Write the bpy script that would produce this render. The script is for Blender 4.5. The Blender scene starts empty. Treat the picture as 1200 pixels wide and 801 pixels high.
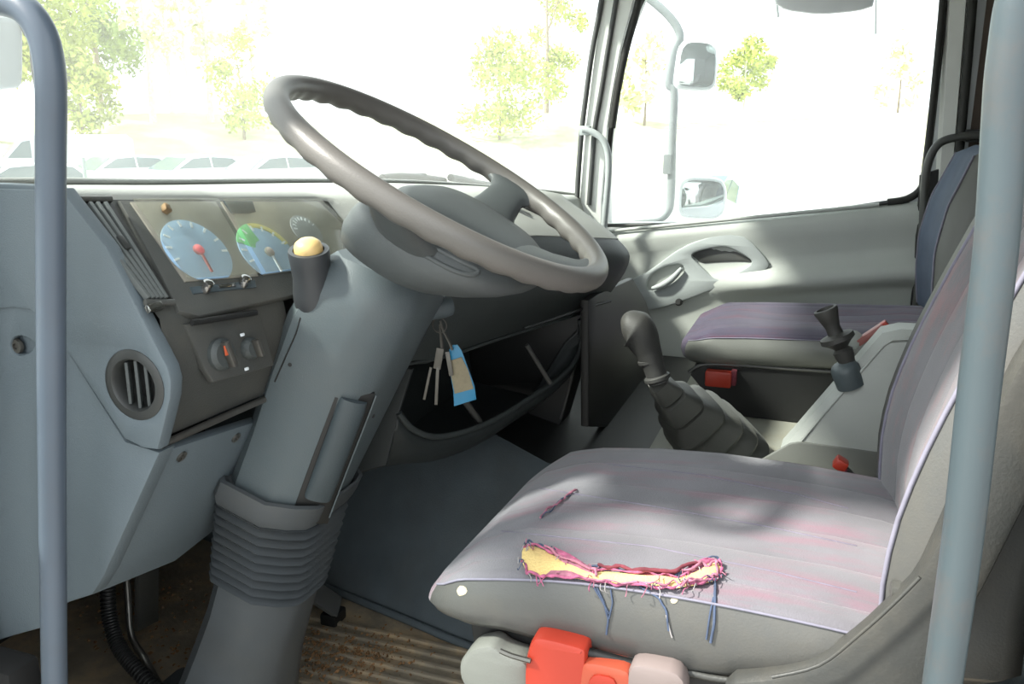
import bpy, bmesh, math, random
from mathutils import Vector as V, Matrix
from mathutils.bvhtree import BVHTree
from mathutils.geometry import tessellate_polygon
random.seed(7)
SC = bpy.context.scene
COL = SC.collection
PI = math.pi
# ------------------------------------------------------------------ camera
TH, PT, FP = math.radians(20), math.radians(14), 1000.0     # heading from the cab's cross axis, pitch, focal length in pixels
CAM = V((-0.70, 0.0, 1.08))
FW = V((math.cos(TH)*math.cos(PT), math.sin(TH)*math.cos(PT), -math.sin(PT)))
RT = V((math.sin(TH), -math.cos(TH), 0))
UP = RT.cross(FW)
cd = bpy.data.cameras.new('camera'); cam = bpy.data.objects.new('camera', cd); COL.objects.link(cam)
cd.sensor_width = 36; cd.lens = 36*FP/1200; cd.clip_start = 0.05; cd.clip_end = 500
M = Matrix((RT, UP, -FW)).transposed().to_4x4(); M.translation = CAM
cam.matrix_world = M
SC.camera = cam
# ------------------------------------------------------------------ world, sun, exposure
w = bpy.data.worlds.new('sky'); SC.world = w; w.use_nodes = True
bg = w.node_tree.nodes['Background']
SUN_TO = V((-0.60, 1.0, 1.21)).normalized()                  # towards the sun: ahead of the cab, a little to its left
bg.inputs[0].default_value = (0.92, 0.97, 1.0, 1); bg.inputs[1].default_value = 1.08      # even, bright, thinly clouded sky
sd = bpy.data.lights.new('sun', 'SUN'); sd.energy = 4.4; sd.angle = math.radians(5.0); sd.color = (1, 0.96, 0.88)
sun = bpy.data.objects.new('sun', sd); COL.objects.link(sun)
sun.rotation_euler = (-SUN_TO).to_track_quat('-Z', 'Y').to_euler()
sun.location = (-10, 20, 30)
SC.view_settings.view_transform = 'Standard'; SC.view_settings.look = 'None'
SC.view_settings.gamma = 1; SC.view_settings.use_curve_mapping = False
SC.view_settings.exposure = 1.35

# ------------------------------------------------------------------ helpers
def ray(px, py): return FW + RT*((px-600)/FP) - UP*((py-400.5)/FP)
def AX(px, py, x): d = ray(px, py); return CAM + d*((x-CAM.x)/d.x)
def AY(px, py, y): d = ray(px, py); return CAM + d*((y-CAM.y)/d.y)
def AZ(px, py, z): d = ray(px, py); return CAM + d*((z-CAM.z)/d.z)
def lin(c):
    c = c/255.0
    return c/12.92 if c <= 0.04045 else ((c+0.055)/1.055)**2.4
ALB = 0.5      # the cab's plastics and cloths are dark, low-albedo materials
def rgb(r, g, b): return (lin(r)*ALB, lin(g)*ALB, lin(b)*ALB, 1)

def mat(name, col, rough=0.6, var=0.12, vscale=6, bump=0.0, bscale=300, metal=0.0, dirt=None, dirt_amt=0.5, dirt_scale=4, spec=0.5, coat=0):
    m = bpy.data.materials.new(name); m.use_nodes = True
    nt = m.node_tree; N = nt.nodes; L = nt.links; b = N['Principled BSDF']
    b.inputs['Roughness'].default_value = rough; b.inputs['Metallic'].default_value = metal
    b.inputs['Specular IOR Level'].default_value = spec
    if coat: b.inputs['Coat Weight'].default_value = coat; b.inputs['Coat Roughness'].default_value = 0.15
    tc = N.new('ShaderNodeTexCoord')
    n = N.new('ShaderNodeTexNoise'); n.inputs['Scale'].default_value = vscale; n.inputs['Detail'].default_value = 6
    L.new(tc.outputs['Object'], n.inputs['Vector'])
    r = N.new('ShaderNodeValToRGB')
    r.color_ramp.elements[0].position = 0.3; r.color_ramp.elements[1].position = 0.7
    r.color_ramp.elements[0].color = tuple(c*(1-var) for c in col[:3])+(1,)
    r.color_ramp.elements[1].color = tuple(min(1, c*(1+var)) for c in col[:3])+(1,)
    L.new(n.outputs['Fac'], r.inputs['Fac'])
    out = r.outputs['Color']
    if dirt:
        n2 = N.new('ShaderNodeTexNoise'); n2.inputs['Scale'].default_value = dirt_scale; n2.inputs['Detail'].default_value = 9; n2.inputs['Roughness'].default_value = 0.7
        L.new(tc.outputs['Object'], n2.inputs['Vector'])
        r2 = N.new('ShaderNodeValToRGB'); r2.color_ramp.elements[0].position = 0.48; r2.color_ramp.elements[1].position = 0.72
        r2.color_ramp.elements[0].color = (0, 0, 0, 1); r2.color_ramp.elements[1].color = (dirt_amt,)*3+(1,)
        L.new(n2.outputs['Fac'], r2.inputs['Fac'])
        mx = N.new('ShaderNodeMixRGB'); mx.inputs['Color2'].default_value = dirt
        L.new(r2.outputs['Color'], mx.inputs['Fac']); L.new(out, mx.inputs['Color1']); out = mx.outputs['Color']
    L.new(out, b.inputs['Base Color'])
    if bump:
        n3 = N.new('ShaderNodeTexNoise'); n3.inputs['Scale'].default_value = bscale; n3.inputs['Detail'].default_value = 3
        L.new(tc.outputs['Object'], n3.inputs['Vector'])
        bp = N.new('ShaderNodeBump'); bp.inputs['Strength'].default_value = bump; bp.inputs['Distance'].default_value = 0.002
        L.new(n3.outputs['Fac'], bp.inputs['Height']); L.new(bp.outputs['Normal'], b.inputs['Normal'])
    return m

def fabric(name, base, pink, amt=0.6, seed=0.0):
    """woven seat cloth: grey-lilac ground with worn pinkish streaks along the seat"""
    m = bpy.data.materials.new(name); m.use_nodes = True
    nt = m.node_tree; N = nt.nodes; L = nt.links; b = N['Principled BSDF']
    b.inputs['Roughness'].default_value = 0.95; b.inputs['Specular IOR Level'].default_value = 0.15
    b.inputs['Sheen Weight'].default_value = 0.25
    tc = N.new('ShaderNodeTexCoord')
    mp = N.new('ShaderNodeMapping'); mp.inputs['Scale'].default_value = (26, 5, 9); mp.inputs['Location'].default_value = (seed, seed, 0)
    L.new(tc.outputs['Object'], mp.inputs['Vector'])
    n = N.new('ShaderNodeTexNoise'); n.inputs['Scale'].default_value = 1; n.inputs['Detail'].default_value = 7; n.inputs['Roughness'].default_value = 0.65
    L.new(mp.outputs['Vector'], n.inputs['Vector'])
    r = N.new('ShaderNodeValToRGB'); r.color_ramp.elements[0].position = 0.5; r.color_ramp.elements[1].position = 0.68
    r.color_ramp.elements[0].color = (0, 0, 0, 1); r.color_ramp.elements[1].color = (amt,)*3+(1,)
    L.new(n.outputs['Fac'], r.inputs['Fac'])
    n2 = N.new('ShaderNodeTexNoise'); n2.inputs['Scale'].default_value = 7; n2.inputs['Detail'].default_value = 5
    L.new(tc.outputs['Object'], n2.inputs['Vector'])
    r2 = N.new('ShaderNodeValToRGB'); r2.color_ramp.elements[0].position = 0.3; r2.color_ramp.elements[1].position = 0.7
    r2.color_ramp.elements[0].color = tuple(c*0.76 for c in base[:3])+(1,); r2.color_ramp.elements[1].color = tuple(c*1.12 for c in base[:3])+(1,)
    L.new(n2.outputs['Fac'], r2.inputs['Fac'])
    mx = N.new('ShaderNodeMixRGB'); mx.inputs['Color2'].default_value = pink
    L.new(r.outputs['Color'], mx.inputs['Fac']); L.new(r2.outputs['Color'], mx.inputs['Color1'])
    L.new(mx.outputs['Color'], b.inputs['Base Color'])
    sx = N.new('ShaderNodeSeparateXYZ'); L.new(tc.outputs['Object'], sx.inputs[0])
    mu = N.new('ShaderNodeMath'); mu.operation = 'MULTIPLY'; mu.inputs[1].default_value = 36.0; L.new(sx.outputs['X'], mu.inputs[0])
    sn = N.new('ShaderNodeMath'); sn.operation = 'SINE'; L.new(mu.outputs[0], sn.inputs[0])
    ab = N.new('ShaderNodeMath'); ab.operation = 'ABSOLUTE'; L.new(sn.outputs[0], ab.inputs[0])
    pw = N.new('ShaderNodeMath'); pw.operation = 'POWER'; pw.inputs[1].default_value = 0.4; L.new(ab.outputs[0], pw.inputs[0])
    bw = N.new('ShaderNodeBump'); bw.inputs['Strength'].default_value = 0.5; bw.inputs['Distance'].default_value = 0.006
    L.new(pw.outputs[0], bw.inputs['Height'])
    n3 = N.new('ShaderNodeTexNoise'); n3.inputs['Scale'].default_value = 500; L.new(tc.outputs['Object'], n3.inputs['Vector'])
    bp = N.new('ShaderNodeBump'); bp.inputs['Strength'].default_value = 0.35; bp.inputs['Distance'].default_value = 0.002
    L.new(n3.outputs['Fac'], bp.inputs['Height']); L.new(bw.outputs['Normal'], bp.inputs['Normal']); L.new(bp.outputs['Normal'], b.inputs['Normal'])
    return m

def glassmat(name, dust=0.06, gloss=0.06, tint=(0.97, 1, 0.99, 1), dustcol=(0.8, 0.8, 0.76, 1)):
    m = bpy.data.materials.new(name); m.use_nodes = True
    nt = m.node_tree; N = nt.nodes; L = nt.links
    N.remove(N['Principled BSDF']); out = N['Material Output']
    t = N.new('ShaderNodeBsdfTransparent'); t.inputs[0].default_value = tint
    g = N.new('ShaderNodeBsdfGlossy'); g.inputs['Roughness'].default_value = 0.03
    d = N.new('ShaderNodeBsdfTranslucent'); d.inputs[0].default_value = dustcol
    d2 = N.new('ShaderNodeBsdfDiffuse'); d2.inputs[0].default_value = dustcol
    ds = N.new('ShaderNodeMixShader'); ds.inputs[0].default_value = 0.5
    L.new(d.outputs[0], ds.inputs[1]); L.new(d2.outputs[0], ds.inputs[2])
    tc = N.new('ShaderNodeTexCoord'); n = N.new('ShaderNodeTexNoise'); n.inputs['Scale'].default_value = 5; n.inputs['Detail'].default_value = 6
    L.new(tc.outputs['Object'], n.inputs['Vector'])
    mr = N.new('ShaderNodeMapRange'); mr.inputs['To Min'].default_value = dust*0.6; mr.inputs['To Max'].default_value = dust*1.4
    L.new(n.outputs['Fac'], mr.inputs['Value'])
    a = N.new('ShaderNodeMixShader'); a.inputs[0].default_value = gloss
    L.new(t.outputs[0], a.inputs[1]); L.new(g.outputs[0], a.inputs[2])
    b = N.new('ShaderNodeMixShader'); L.new(mr.outputs[0], b.inputs[0]); L.new(a.outputs[0], b.inputs[1]); L.new(ds.outputs[0], b.inputs[2])
    L.new(b.outputs[0], out.inputs['Surface'])
    return m

def fin(name, me, m, parent=None, smooth=True, ang=40):
    if m and not me.materials: me.materials.append(m)
    bm = bmesh.new(); bm.from_mesh(me)
    bmesh.ops.remove_doubles(bm, verts=bm.verts, dist=1e-6)
    bmesh.ops.recalc_face_normals(bm, faces=bm.faces)
    for f in bm.faces: f.smooth = smooth
    if smooth:
        lim = math.radians(ang)
        for e in bm.edges:
            if len(e.link_faces) == 2 and e.calc_face_angle(0) > lim: e.smooth = False
    bm.to_mesh(me); bm.free()
    o = bpy.data.objects.new(name, me); COL.objects.link(o)
    if parent is not None: par(o, parent)
    return o
def wloc(o):
    p = V((0, 0, 0))
    while o: p += V(o.get('_w', (0, 0, 0))); o = None
    return p
def par(o, p):
    o.parent = p
    o.matrix_parent_inverse = Matrix.Translation(-V(p.location)) if p.type == 'EMPTY' else Matrix.Identity(4)
    return o
def from_py(name, vs, fs, m, parent=None, smooth=True, ang=40):
    me = bpy.data.meshes.new(name); me.from_pydata([tuple(v) for v in vs], [], fs); me.update()
    return fin(name, me, m, parent, smooth, ang)
def tag(o, label=None, cat=None, group=None, kind=None):
    if label: o['label'] = label
    if cat: o['category'] = cat
    if group: o['group'] = group
    if kind: o['kind'] = kind
    return o
def thing(name, loc, label, cat, group=None):
    o = bpy.data.objects.new(name, None); COL.objects.link(o); o.location = loc; o.empty_display_size = 0.05
    return tag(o, label, cat, group)
def box(name, c, s, m, parent=None, bev=0.0, rot=None, seg=2):
    bm = bmesh.new(); bmesh.ops.create_cube(bm, size=1)
    for v in bm.verts: v.co = V((v.co.x*s[0], v.co.y*s[1], v.co.z*s[2]))
    if bev: bmesh.ops.bevel(bm, geom=bm.edges[:], offset=bev, segments=seg, affect='EDGES', profile=0.6)
    R = rot if rot is not None else Matrix.Identity(3)
    if not isinstance(R, Matrix): R = R.to_matrix()
    for v in bm.verts: v.co = R @ v.co + V(c)
    me = bpy.data.meshes.new(name); bm.to_mesh(me); bm.free()
    return fin(name, me, m, parent)
def axes(xd, yd):
    """rotation whose local x runs along xd and local z is normal to xd and yd"""
    x = V(xd).normalized(); z = x.cross(V(yd)).normalized(); y = z.cross(x)
    return Matrix((x, y, z)).transposed()
def cr(pts, n=8, closed=False):
    pts = [V(p) for p in pts]; out = []; N = len(pts)
    rng = N if closed else N-1
    for i in range(rng):
        if closed: p0, p1, p2, p3 = pts[i-1], pts[i], pts[(i+1) % N], pts[(i+2) % N]
        else: p0, p1, p2, p3 = pts[max(i-1, 0)], pts[i], pts[i+1], pts[min(i+2, N-1)]
        for k in range(n):
            t = k/n
            out.append(0.5*((2*p1)+(p2-p0)*t+(2*p0-5*p1+4*p2-p3)*t*t+(3*p1-p0-3*p2+p3)*t**3))
    if not closed: out.append(pts[-1])
    return out
def tube(name, pts, r, m, parent=None, closed=False, n=8, seg=14, mk=True, prof=None):
    P = cr(pts, n, closed) if n > 1 else [V(p) for p in pts]
    N = len(P); vs = []; fs = []
    t = (P[1]-P[0]).normalized(); a = V((0, 0, 1)) if abs(t.z) < 0.9 else V((1, 0, 0))
    u = t.cross(a).normalized()
    for i, p in enumerate(P):
        if closed: tt = (P[(i+1) % N]-P[i-1]).normalized()
        else: tt = (P[min(i+1, N-1)]-P[max(i-1, 0)]).normalized()
        u = (u-tt*u.dot(tt)).normalized(); vv = tt.cross(u)
        rr = r(i/(N-1)) if callable(r) else r
        for k in range(seg):
            an = 2*PI*k/seg
            vs.append(p+u*math.cos(an)*rr+vv*math.sin(an)*rr)
    for i in range(N if closed else N-1):
        for k in range(seg):
            j = (i+1) % N
            fs.append((i*seg+k, i*seg+(k+1) % seg, j*seg+(k+1) % seg, j*seg+k))
    if not closed:
        fs.append(tuple(range(seg-1, -1, -1))); fs.append(tuple((N-1)*seg+k for k in range(seg)))
    if not mk: return vs, fs
    return from_py(name, vs, fs, m, parent, ang=50)
def loft(name, secs, m, parent=None, caps=True, closed=True, ang=40, wrap=False):
    vs = []; fs = []; K = len(secs[0])
    for s in secs: vs += [V(p) for p in s]
    S = len(secs)
    for i in range(S if wrap else S-1):
        j = (i+1) % S
        for k in range(K if closed else K-1):
            k2 = (k+1) % K
            fs.append((i*K+k, i*K+k2, j*K+k2, j*K+k))
    if caps and closed and not wrap:
        fs.append(tuple(range(K))); fs.append(tuple((S-1)*K+k for k in range(K)))
    return from_py(name, vs, fs, m, parent, ang=ang)
def lathe(name, p, ax, prof, m, parent=None, seg=32, ang=40):
    """prof: list of (radius, height along ax)"""
    ax = V(ax).normalized(); a = V((0, 0, 1)) if abs(ax.z) < 0.9 else V((1, 0, 0))
    u = ax.cross(a).normalized(); v = ax.cross(u); p = V(p)
    vs = []; fs = []
    for r, h in prof:
        for k in range(seg):
            t = 2*PI*k/seg
            vs.append(p+ax*h+(u*math.cos(t)+v*math.sin(t))*max(r, 1e-4))
    for i in range(len(prof)-1):
        for k in range(seg): fs.append((i*seg+k, i*seg+(k+1) % seg, (i+1)*seg+(k+1) % seg, (i+1)*seg+k))
    if prof[0][0] < 1e-3: pass
    fs.append(tuple(range(seg))); fs.append(tuple((len(prof)-1)*seg+k for k in range(seg)))
    return from_py(name, vs, fs, m, parent, ang=ang)
def chaikin(P, it=2, keep=()):
    for _ in range(it):
        Q = []
        for i in range(len(P)):
            a, b = V(P[i]), V(P[(i+1) % len(P)])
            Q += [a*0.8+b*0.2, a*0.2+b*0.8]
        P = Q
    return [tuple(p) for p in P]
class Plane:
    def __init__(s, o, n, up=(0, 0, 1)):
        s.o = V(o); s.n = V(n).normalized()
        if s.n.dot(CAM-s.o) < 0: s.n.negate()
        s.u = V(up).cross(s.n).normalized(); s.v = s.n.cross(s.u)
    def hit(s, px, py, h=0):
        o = s.o+s.n*h; d = ray(px, py); t = s.n.dot(o-CAM)/s.n.dot(d); return CAM+d*t
    def p2(s, px, py):
        q = s.hit(px, py)-s.o; return (q.dot(s.u), q.dot(s.v))
    def l2(s, P): q = V(P)-s.o; return (q.dot(s.u), q.dot(s.v))
    def w(s, a, b, h=0): return s.o+s.u*a+s.v*b+s.n*h
def plane3(a, b, c):
    a, b, c = V(a), V(b), V(c); return Plane(a, (b-a).cross(c-a))
def plate(name, pl, outl, m, parent=None, holes=(), th=0.01, bev=0.002, h=0.0, rnd=0, hrnd=0, px=True, ang=40):
    """flat panel cut from a plane: outline and holes with real thickness, rounded arrises; front face at height h above the plane"""
    def cv(L_, r_):
        P = [pl.p2(*q) for q in L_] if px else [tuple(q) for q in L_]
        if r_: P = [(a.x, a.y) for a in [V(q) for q in chaikin([V((p[0], p[1])) for p in P], r_)]] if r_ else P
        return P
    c = bpy.data.curves.new(name, 'CURVE'); c.dimensions = '2D'; c.fill_mode = 'BOTH'
    c.extrude = max(th/2-bev, 1e-4); c.bevel_depth = bev; c.bevel_resolution = 1; c.offset = -bev
    for L_, r_ in [(outl, rnd)]+[(hh, hrnd) for hh in holes]:
        P = cv(L_, r_)
        s = c.splines.new('POLY'); s.points.add(len(P)-1)
        for i, q in enumerate(P): s.points[i].co = (q[0], q[1], 0, 1)
        s.use_cyclic_u = True
    o = bpy.data.objects.new('tmp', c); COL.objects.link(o)
    dg = bpy.context.evaluated_depsgraph_get(); me = bpy.data.meshes.new_from_object(o.evaluated_get(dg))
    bpy.data.objects.remove(o); bpy.data.curves.remove(c)
    for v in me.vertices: v.co = pl.w(v.co.x, v.co.y, v.co.z+h-th/2)
    me.materials.clear()
    return fin(name, me, m, parent, ang=ang)
def rrect(x0, x1, y0, y1, r, n=4):
    out = []
    for cx, cy, a0 in ((x1-r, y1-r, 0), (x0+r, y1-r, 90), (x0+r, y0+r, 180), (x1-r, y0+r, 270)):
        for k in range(n+1):
            a = math.radians(a0+90*k/n); out.append((cx+r*math.cos(a), cy+r*math.sin(a)))
    return out
def bvh(o):
    me = o.data
    return BVHTree.FromPolygons([v.co.copy() for v in me.vertices], [tuple(p.vertices) for p in me.polygons])
def shoot(trees, px, py):
    best = None; d = ray(px, py).normalized()
    for t in trees:
        h = t.ray_cast(CAM, d)
        if h[0] is not None and (best is None or h[3] < best[2]):
            n = h[1] if h[1].dot(d) < 0 else -h[1]
            best = (h[0], n, h[3])
    return best

# ------------------------------------------------------------------ materials
G_BLUE = mat('blue_grey_plastic', rgb(124, 138, 146), 0.55, 0.06, 8, 0.25, 500, dirt=rgb(120, 118, 110), dirt_amt=0.2)
G_COL = mat('column_plastic', rgb(108, 121, 126), 0.5, 0.05, 8, 0.2, 500, dirt=rgb(130, 124, 112), dirt_amt=0.2)
G_DARK = mat('dark_fascia_plastic', rgb(96, 98, 95), 0.45, 0.1, 10, 0.25, 400, dirt=rgb(140, 132, 116), dirt_amt=0.35)
G_DASH = mat('dash_plastic', rgb(90, 97, 97), 0.55, 0.06, 8, 0.3, 400)
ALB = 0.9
DASHTOP = mat('sun_glare_dash_top', rgb(168, 170, 164), 0.6, 0.06, 8, 0.3, 400)  # sun glare on the dash top put into a paler plastic colour
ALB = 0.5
G_TRAY = mat('tray_plastic', rgb(72, 78, 79), 0.5, 0.06, 8, 0.2, 400)
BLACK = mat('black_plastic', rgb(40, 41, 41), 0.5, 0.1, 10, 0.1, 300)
G_HANDLE = mat('handle_plastic', rgb(84, 96, 101), 0.5, 0.05, 8, 0.2, 500)
RUBBER = mat('black_rubber', rgb(84, 84, 82), 0.6, 0.1, 12, 0.2, 300, dirt=rgb(120, 114, 100), dirt_amt=0.3)
WHEELM = mat('wheel_leather', rgb(132, 129, 124), 0.42, 0.05, 12, 0.15, 500)
WHEELH = mat('wheel_hub_plastic', rgb(104, 110, 111), 0.5, 0.05, 12, 0.15, 500)
BOOT = mat('boot_rubber', rgb(96, 102, 106), 0.5, 0.08, 12, 0.1, 300, dirt=rgb(120, 116, 104), dirt_amt=0.25)
RAIL = mat('painted_tube', rgb(110, 124, 140), 0.38, 0.05, 9, 0.05, 200, dirt=rgb(120, 105, 92), dirt_amt=0.12, dirt_scale=14)
RAIL_G = mat('green_grey_tube', rgb(92, 106, 112), 0.38, 0.05, 9, 0.05, 200, dirt=rgb(150, 110, 80), dirt_amt=0.2, dirt_scale=14)
CHROME = mat('chrome', rgb(210, 210, 208), 0.2, 0.03, metal=1.0)
STEEL = mat('worn_steel', rgb(150, 148, 142), 0.4, 0.15, 30, metal=0.8)
ALB = 1.0
GAUGEBACK = mat('dusty_gauge_lens', rgb(130, 127, 118), 0.35, 0.12, 9, dirt=rgb(175, 168, 148), dirt_amt=0.6, dirt_scale=8)
GBLUE = mat('gauge_blue_face', rgb(146, 176, 204), 0.5, 0.06, 20)
GDUST = mat('dusty_small_gauge', rgb(142, 146, 150), 0.4, 0.1, 20)
GGREEN = mat('gauge_green_print', rgb(130, 205, 142), 0.5, 0.05)
GYELLOW = mat('gauge_yellow_print', rgb(205, 196, 120), 0.5, 0.05)
GWHITE = mat('gauge_white_print', rgb(220, 226, 230), 0.5, 0.03)
GRED = mat('gauge_red_print', rgb(190, 110, 110), 0.5, 0.05)
ALB = 0.6
LCD = mat('dark_display', rgb(86, 98, 104), 0.25, 0.1)
ALB = 0.8
CREAM = mat('cream_button', rgb(240, 205, 140), 0.4, 0.12, 40)
ORANGE = mat('orange_print', rgb(205, 95, 60), 0.5, 0.05)
ALB = 0.55
RED = mat('red_plastic', rgb(224, 74, 52), 0.4, 0.06, 12)
RED2 = mat('red_orange_plastic', rgb(228, 104, 74), 0.4, 0.06, 12)
PINKRED = mat('faded_red_plastic', rgb(206, 128, 122), 0.45, 0.1, 12)
VINYL = mat('grey_vinyl', rgb(108, 109, 107), 0.32, 0.07, 7, 0.15, 400, dirt=rgb(150, 140, 120), dirt_amt=0.25)
VINYL_L = mat('light_grey_vinyl', rgb(146, 148, 142), 0.42, 0.07, 7, 0.15, 400)
SHELL = mat('seat_shell_plastic', rgb(76, 78, 76), 0.5, 0.07, 7, 0.2, 300, dirt=rgb(140, 132, 116), dirt_amt=0.3)
CLOTH = fabric('worn_seat_cloth', rgb(150, 148, 156), rgb(172, 122, 142), 0.6)
CLOTH_B = fabric('worn_backrest_cloth', rgb(150, 148, 154), rgb(190, 138, 142), 0.6, 3.1)
CLOTH_P = fabric('passenger_seat_cloth', rgb(94, 86, 110), rgb(128, 70, 90), 0.6, 5.2)
PIPE = mat('lavender_piping', rgb(158, 156, 174), 0.8, 0.1, 60)
BLUECLOTH = mat('blue_grey_cloth', rgb(92, 106, 128), 0.9, 0.1, 20, 0.3, 400)
ALB = 0.8
FOAM = mat('yellow_foam', rgb(238, 208, 140), 0.95, 0.08, 60, 0.6, 300)
SEAMM = mat('seam_thread', rgb(128, 123, 138), 0.9, 0.1, 60)
MAGENTA = mat('frayed_magenta_cloth', rgb(178, 96, 130), 0.95, 0.3, 120, 0.5, 300)
ALB = 0.5
THREAD_B = mat('blue_thread', rgb(92, 108, 138), 0.9, 0.2, 100)
THREAD_W = mat('pale_thread', rgb(205, 200, 200), 0.9, 0.1, 100)
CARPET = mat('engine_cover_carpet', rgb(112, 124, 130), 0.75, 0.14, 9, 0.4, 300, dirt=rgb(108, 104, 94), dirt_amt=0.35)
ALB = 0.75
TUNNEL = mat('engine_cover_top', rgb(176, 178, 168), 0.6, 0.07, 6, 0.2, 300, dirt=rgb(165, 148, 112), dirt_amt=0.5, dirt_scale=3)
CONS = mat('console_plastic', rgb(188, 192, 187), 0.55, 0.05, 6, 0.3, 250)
ALB = 1.0
FLOOR = mat('dirty_rubber_floor', rgb(150, 140, 122), 0.8, 0.2, 14, 0.6, 90, dirt=rgb(198, 168, 126), dirt_amt=0.8, dirt_scale=7)
DIRT = mat('soil_and_leaf_litter', rgb(138, 104, 70), 1.0, 0.4, 60, 0.8, 120)
ALB = 0.5
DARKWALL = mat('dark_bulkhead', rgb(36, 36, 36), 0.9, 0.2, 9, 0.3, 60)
ALB = 0.95
DOORM = mat('door_trim_plastic', rgb(190, 194, 188), 0.6, 0.04, 6, 0.2, 250)
DOORP = mat('door_pull_plastic', rgb(172, 178, 177), 0.55, 0.04, 6, 0.15, 250)
PILLAR = mat('pillar_trim', rgb(228, 230, 224), 0.6, 0.04, 6)
ALB = 0.5
SEAL = mat('window_seal_rubber', rgb(62, 62, 58), 0.7, 0.1, 20)
SEAL_G = mat('grey_seal_rubber', rgb(110, 112, 110), 0.6, 0.08, 20)
CURTAIN = mat('brown_side_trim', rgb(120, 106, 96), 0.9, 0.12, 12, 0.3, 300)
ALB = 0.8
ROOFM = mat('headlining', rgb(150, 152, 150), 0.9, 0.05)
CABPAINT = mat('cab_paint', rgb(215, 218, 220), 0.35, 0.03)
ALB = 0.5
WGLASS = glassmat('dusty_windscreen_glass', 0.10, 0.04)
DGLASS = glassmat('door_window_glass', 0.07, 0.04)
LENS = glassmat('gauge_lens_glass', 0.17, 0.06, dustcol=(0.6, 0.56, 0.46, 1))

# ------------------------------------------------------------------ structure: shell of the cab
def struct(o): o['kind'] = 'structure'; return o
struct(box('floor', (1.06, 0.35, -0.02), (2.16, 2.7, 0.04), FLOOR))
for k in range(9):      # tread ribs moulded across the floor by the seat
    par(box('tread_rib', (0.50+k*0.034, 0.72, 0.003), (0.012, 0.62, 0.008), FLOOR, None, 0.002), bpy.data.objects['floor'])
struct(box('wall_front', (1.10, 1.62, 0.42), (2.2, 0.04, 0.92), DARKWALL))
struct(box('wall_rear', (1.06, -1.00, 0.8), (2.2, 0.04, 1.66), ROOFM))
struct(box('wall_left', (-0.01, -0.60, 0.8), (0.05, 0.80, 1.66), ROOFM))
# ceiling with a slightly arched front header
secs = []
for x in [-0.02, 0.3, 0.8, 1.3, 1.8, 2.18]:
    yb = 0.84-0.10*abs((x-1.08)/1.1)**3
    secs.append([(x, -1.0, 1.64), (x, 0.3, 1.66), (x, yb-0.03, 1.60), (x, yb, 1.50), (x, yb-0.02, 1.50), (x, yb-0.07, 1.55), (x, 0.3, 1.62), (x, -1.0, 1.60)])
struct(loft('ceiling', secs, ROOFM))
# right-hand cab side with the door window opening
PR = Plane((2.13, 0, 0), (1, 0, 0))
win = [(712, 262), (711, 205), (715, 160), (723, 100), (735, 42), (752, 0), (768, -32), (800, -45), (1085, -62), (1104, -40), (1106, 0), (1096, 100), (1085, 195), (1080, 220), (1063, 233), (940, 251), (850, 261)]
wall_out = [PR.l2((2.13, 1.0, 0.0)), PR.l2((2.13, 1.0, 0.80))]+[PR.p2(*q) for q in [(680, 232), (684, 150), (697, 70), (710, 0)]]+[PR.l2((2.13, 0.62, 1.64)), PR.l2((2.13, -1.0, 1.64)), PR.l2((2.13, -1.0, 0.0))]
winw = [PR.p2(*q) for q in win]
wr = struct(plate('wall_right', PR, wall_out, CABPAINT, holes=[winw], th=0.05, bev=0.003, h=-0.02, px=False))
# brown trim behind the door, on the cab side
box('side_trim_panel', (2.095, -0.67, 0.85), (0.012, 0.60, 1.5), CURTAIN, wr, 0.003)
def pxs(L_, x): return [AX(a, b, x) for a, b in L_]
# seals of the door window
tube('window_seal', pxs([(700, 266)]+win[1:6]+[(768, -32)], 2.10), 0.010, SEAL, wr, n=4, seg=8)
tube('window_seal', pxs([(1104, -40), (1106, 0), (1096, 100), (1085, 195), (1080, 220), (1063, 233), (1040, 237)], 2.10), 0.011, SEAL, wr, n=4, seg=8)
tube('window_seal', pxs([(1045, 236), (940, 251), (850, 261), (706, 264)], 2.10), 0.006, SEAL_G, wr, n=4, seg=8)
w2 = struct(plate('window_2', PR, winw, DGLASS, th=0.005, bev=0.0005, h=-0.015, px=False))
# B-pillar of the passenger side
bp = struct(loft('trim_1', [[AX(a, y, 2.075) + V((dx, 0, 0)) for a, dx in ((xl, 0.03), (xl+4, 0), (xr-4, 0), (xr, 0.03))] for y, xl, xr in ((-70, 1113, 1138), (0, 1110, 1136), (200, 1098, 1120), (310, 1092, 1112), (420, 1080, 1100))], PILLAR, closed=False))
tube('door_seal', pxs([(1108, -60), (1105, 0), (1095, 105), (1084, 205), (1078, 260), (1072, 400)], 2.085), 0.010, SEAL, bp, n=4, seg=8)
tube('pillar_seam', pxs([(1142, -60), (1140, 0), (1127, 150), (1116, 260), (1100, 420)], 2.07), 0.012, SEAL, bp, n=4, seg=8)
PB = Plane((2.085, 0, 0), (1, 0, 0))
plate('lower_pillar_cover', PB, [(1078, 205), (1106, 196), (1104, 330), (1096, 440), (1058, 440), (1070, 330)], BLACK, bp, th=0.02, bev=0.004)
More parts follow.
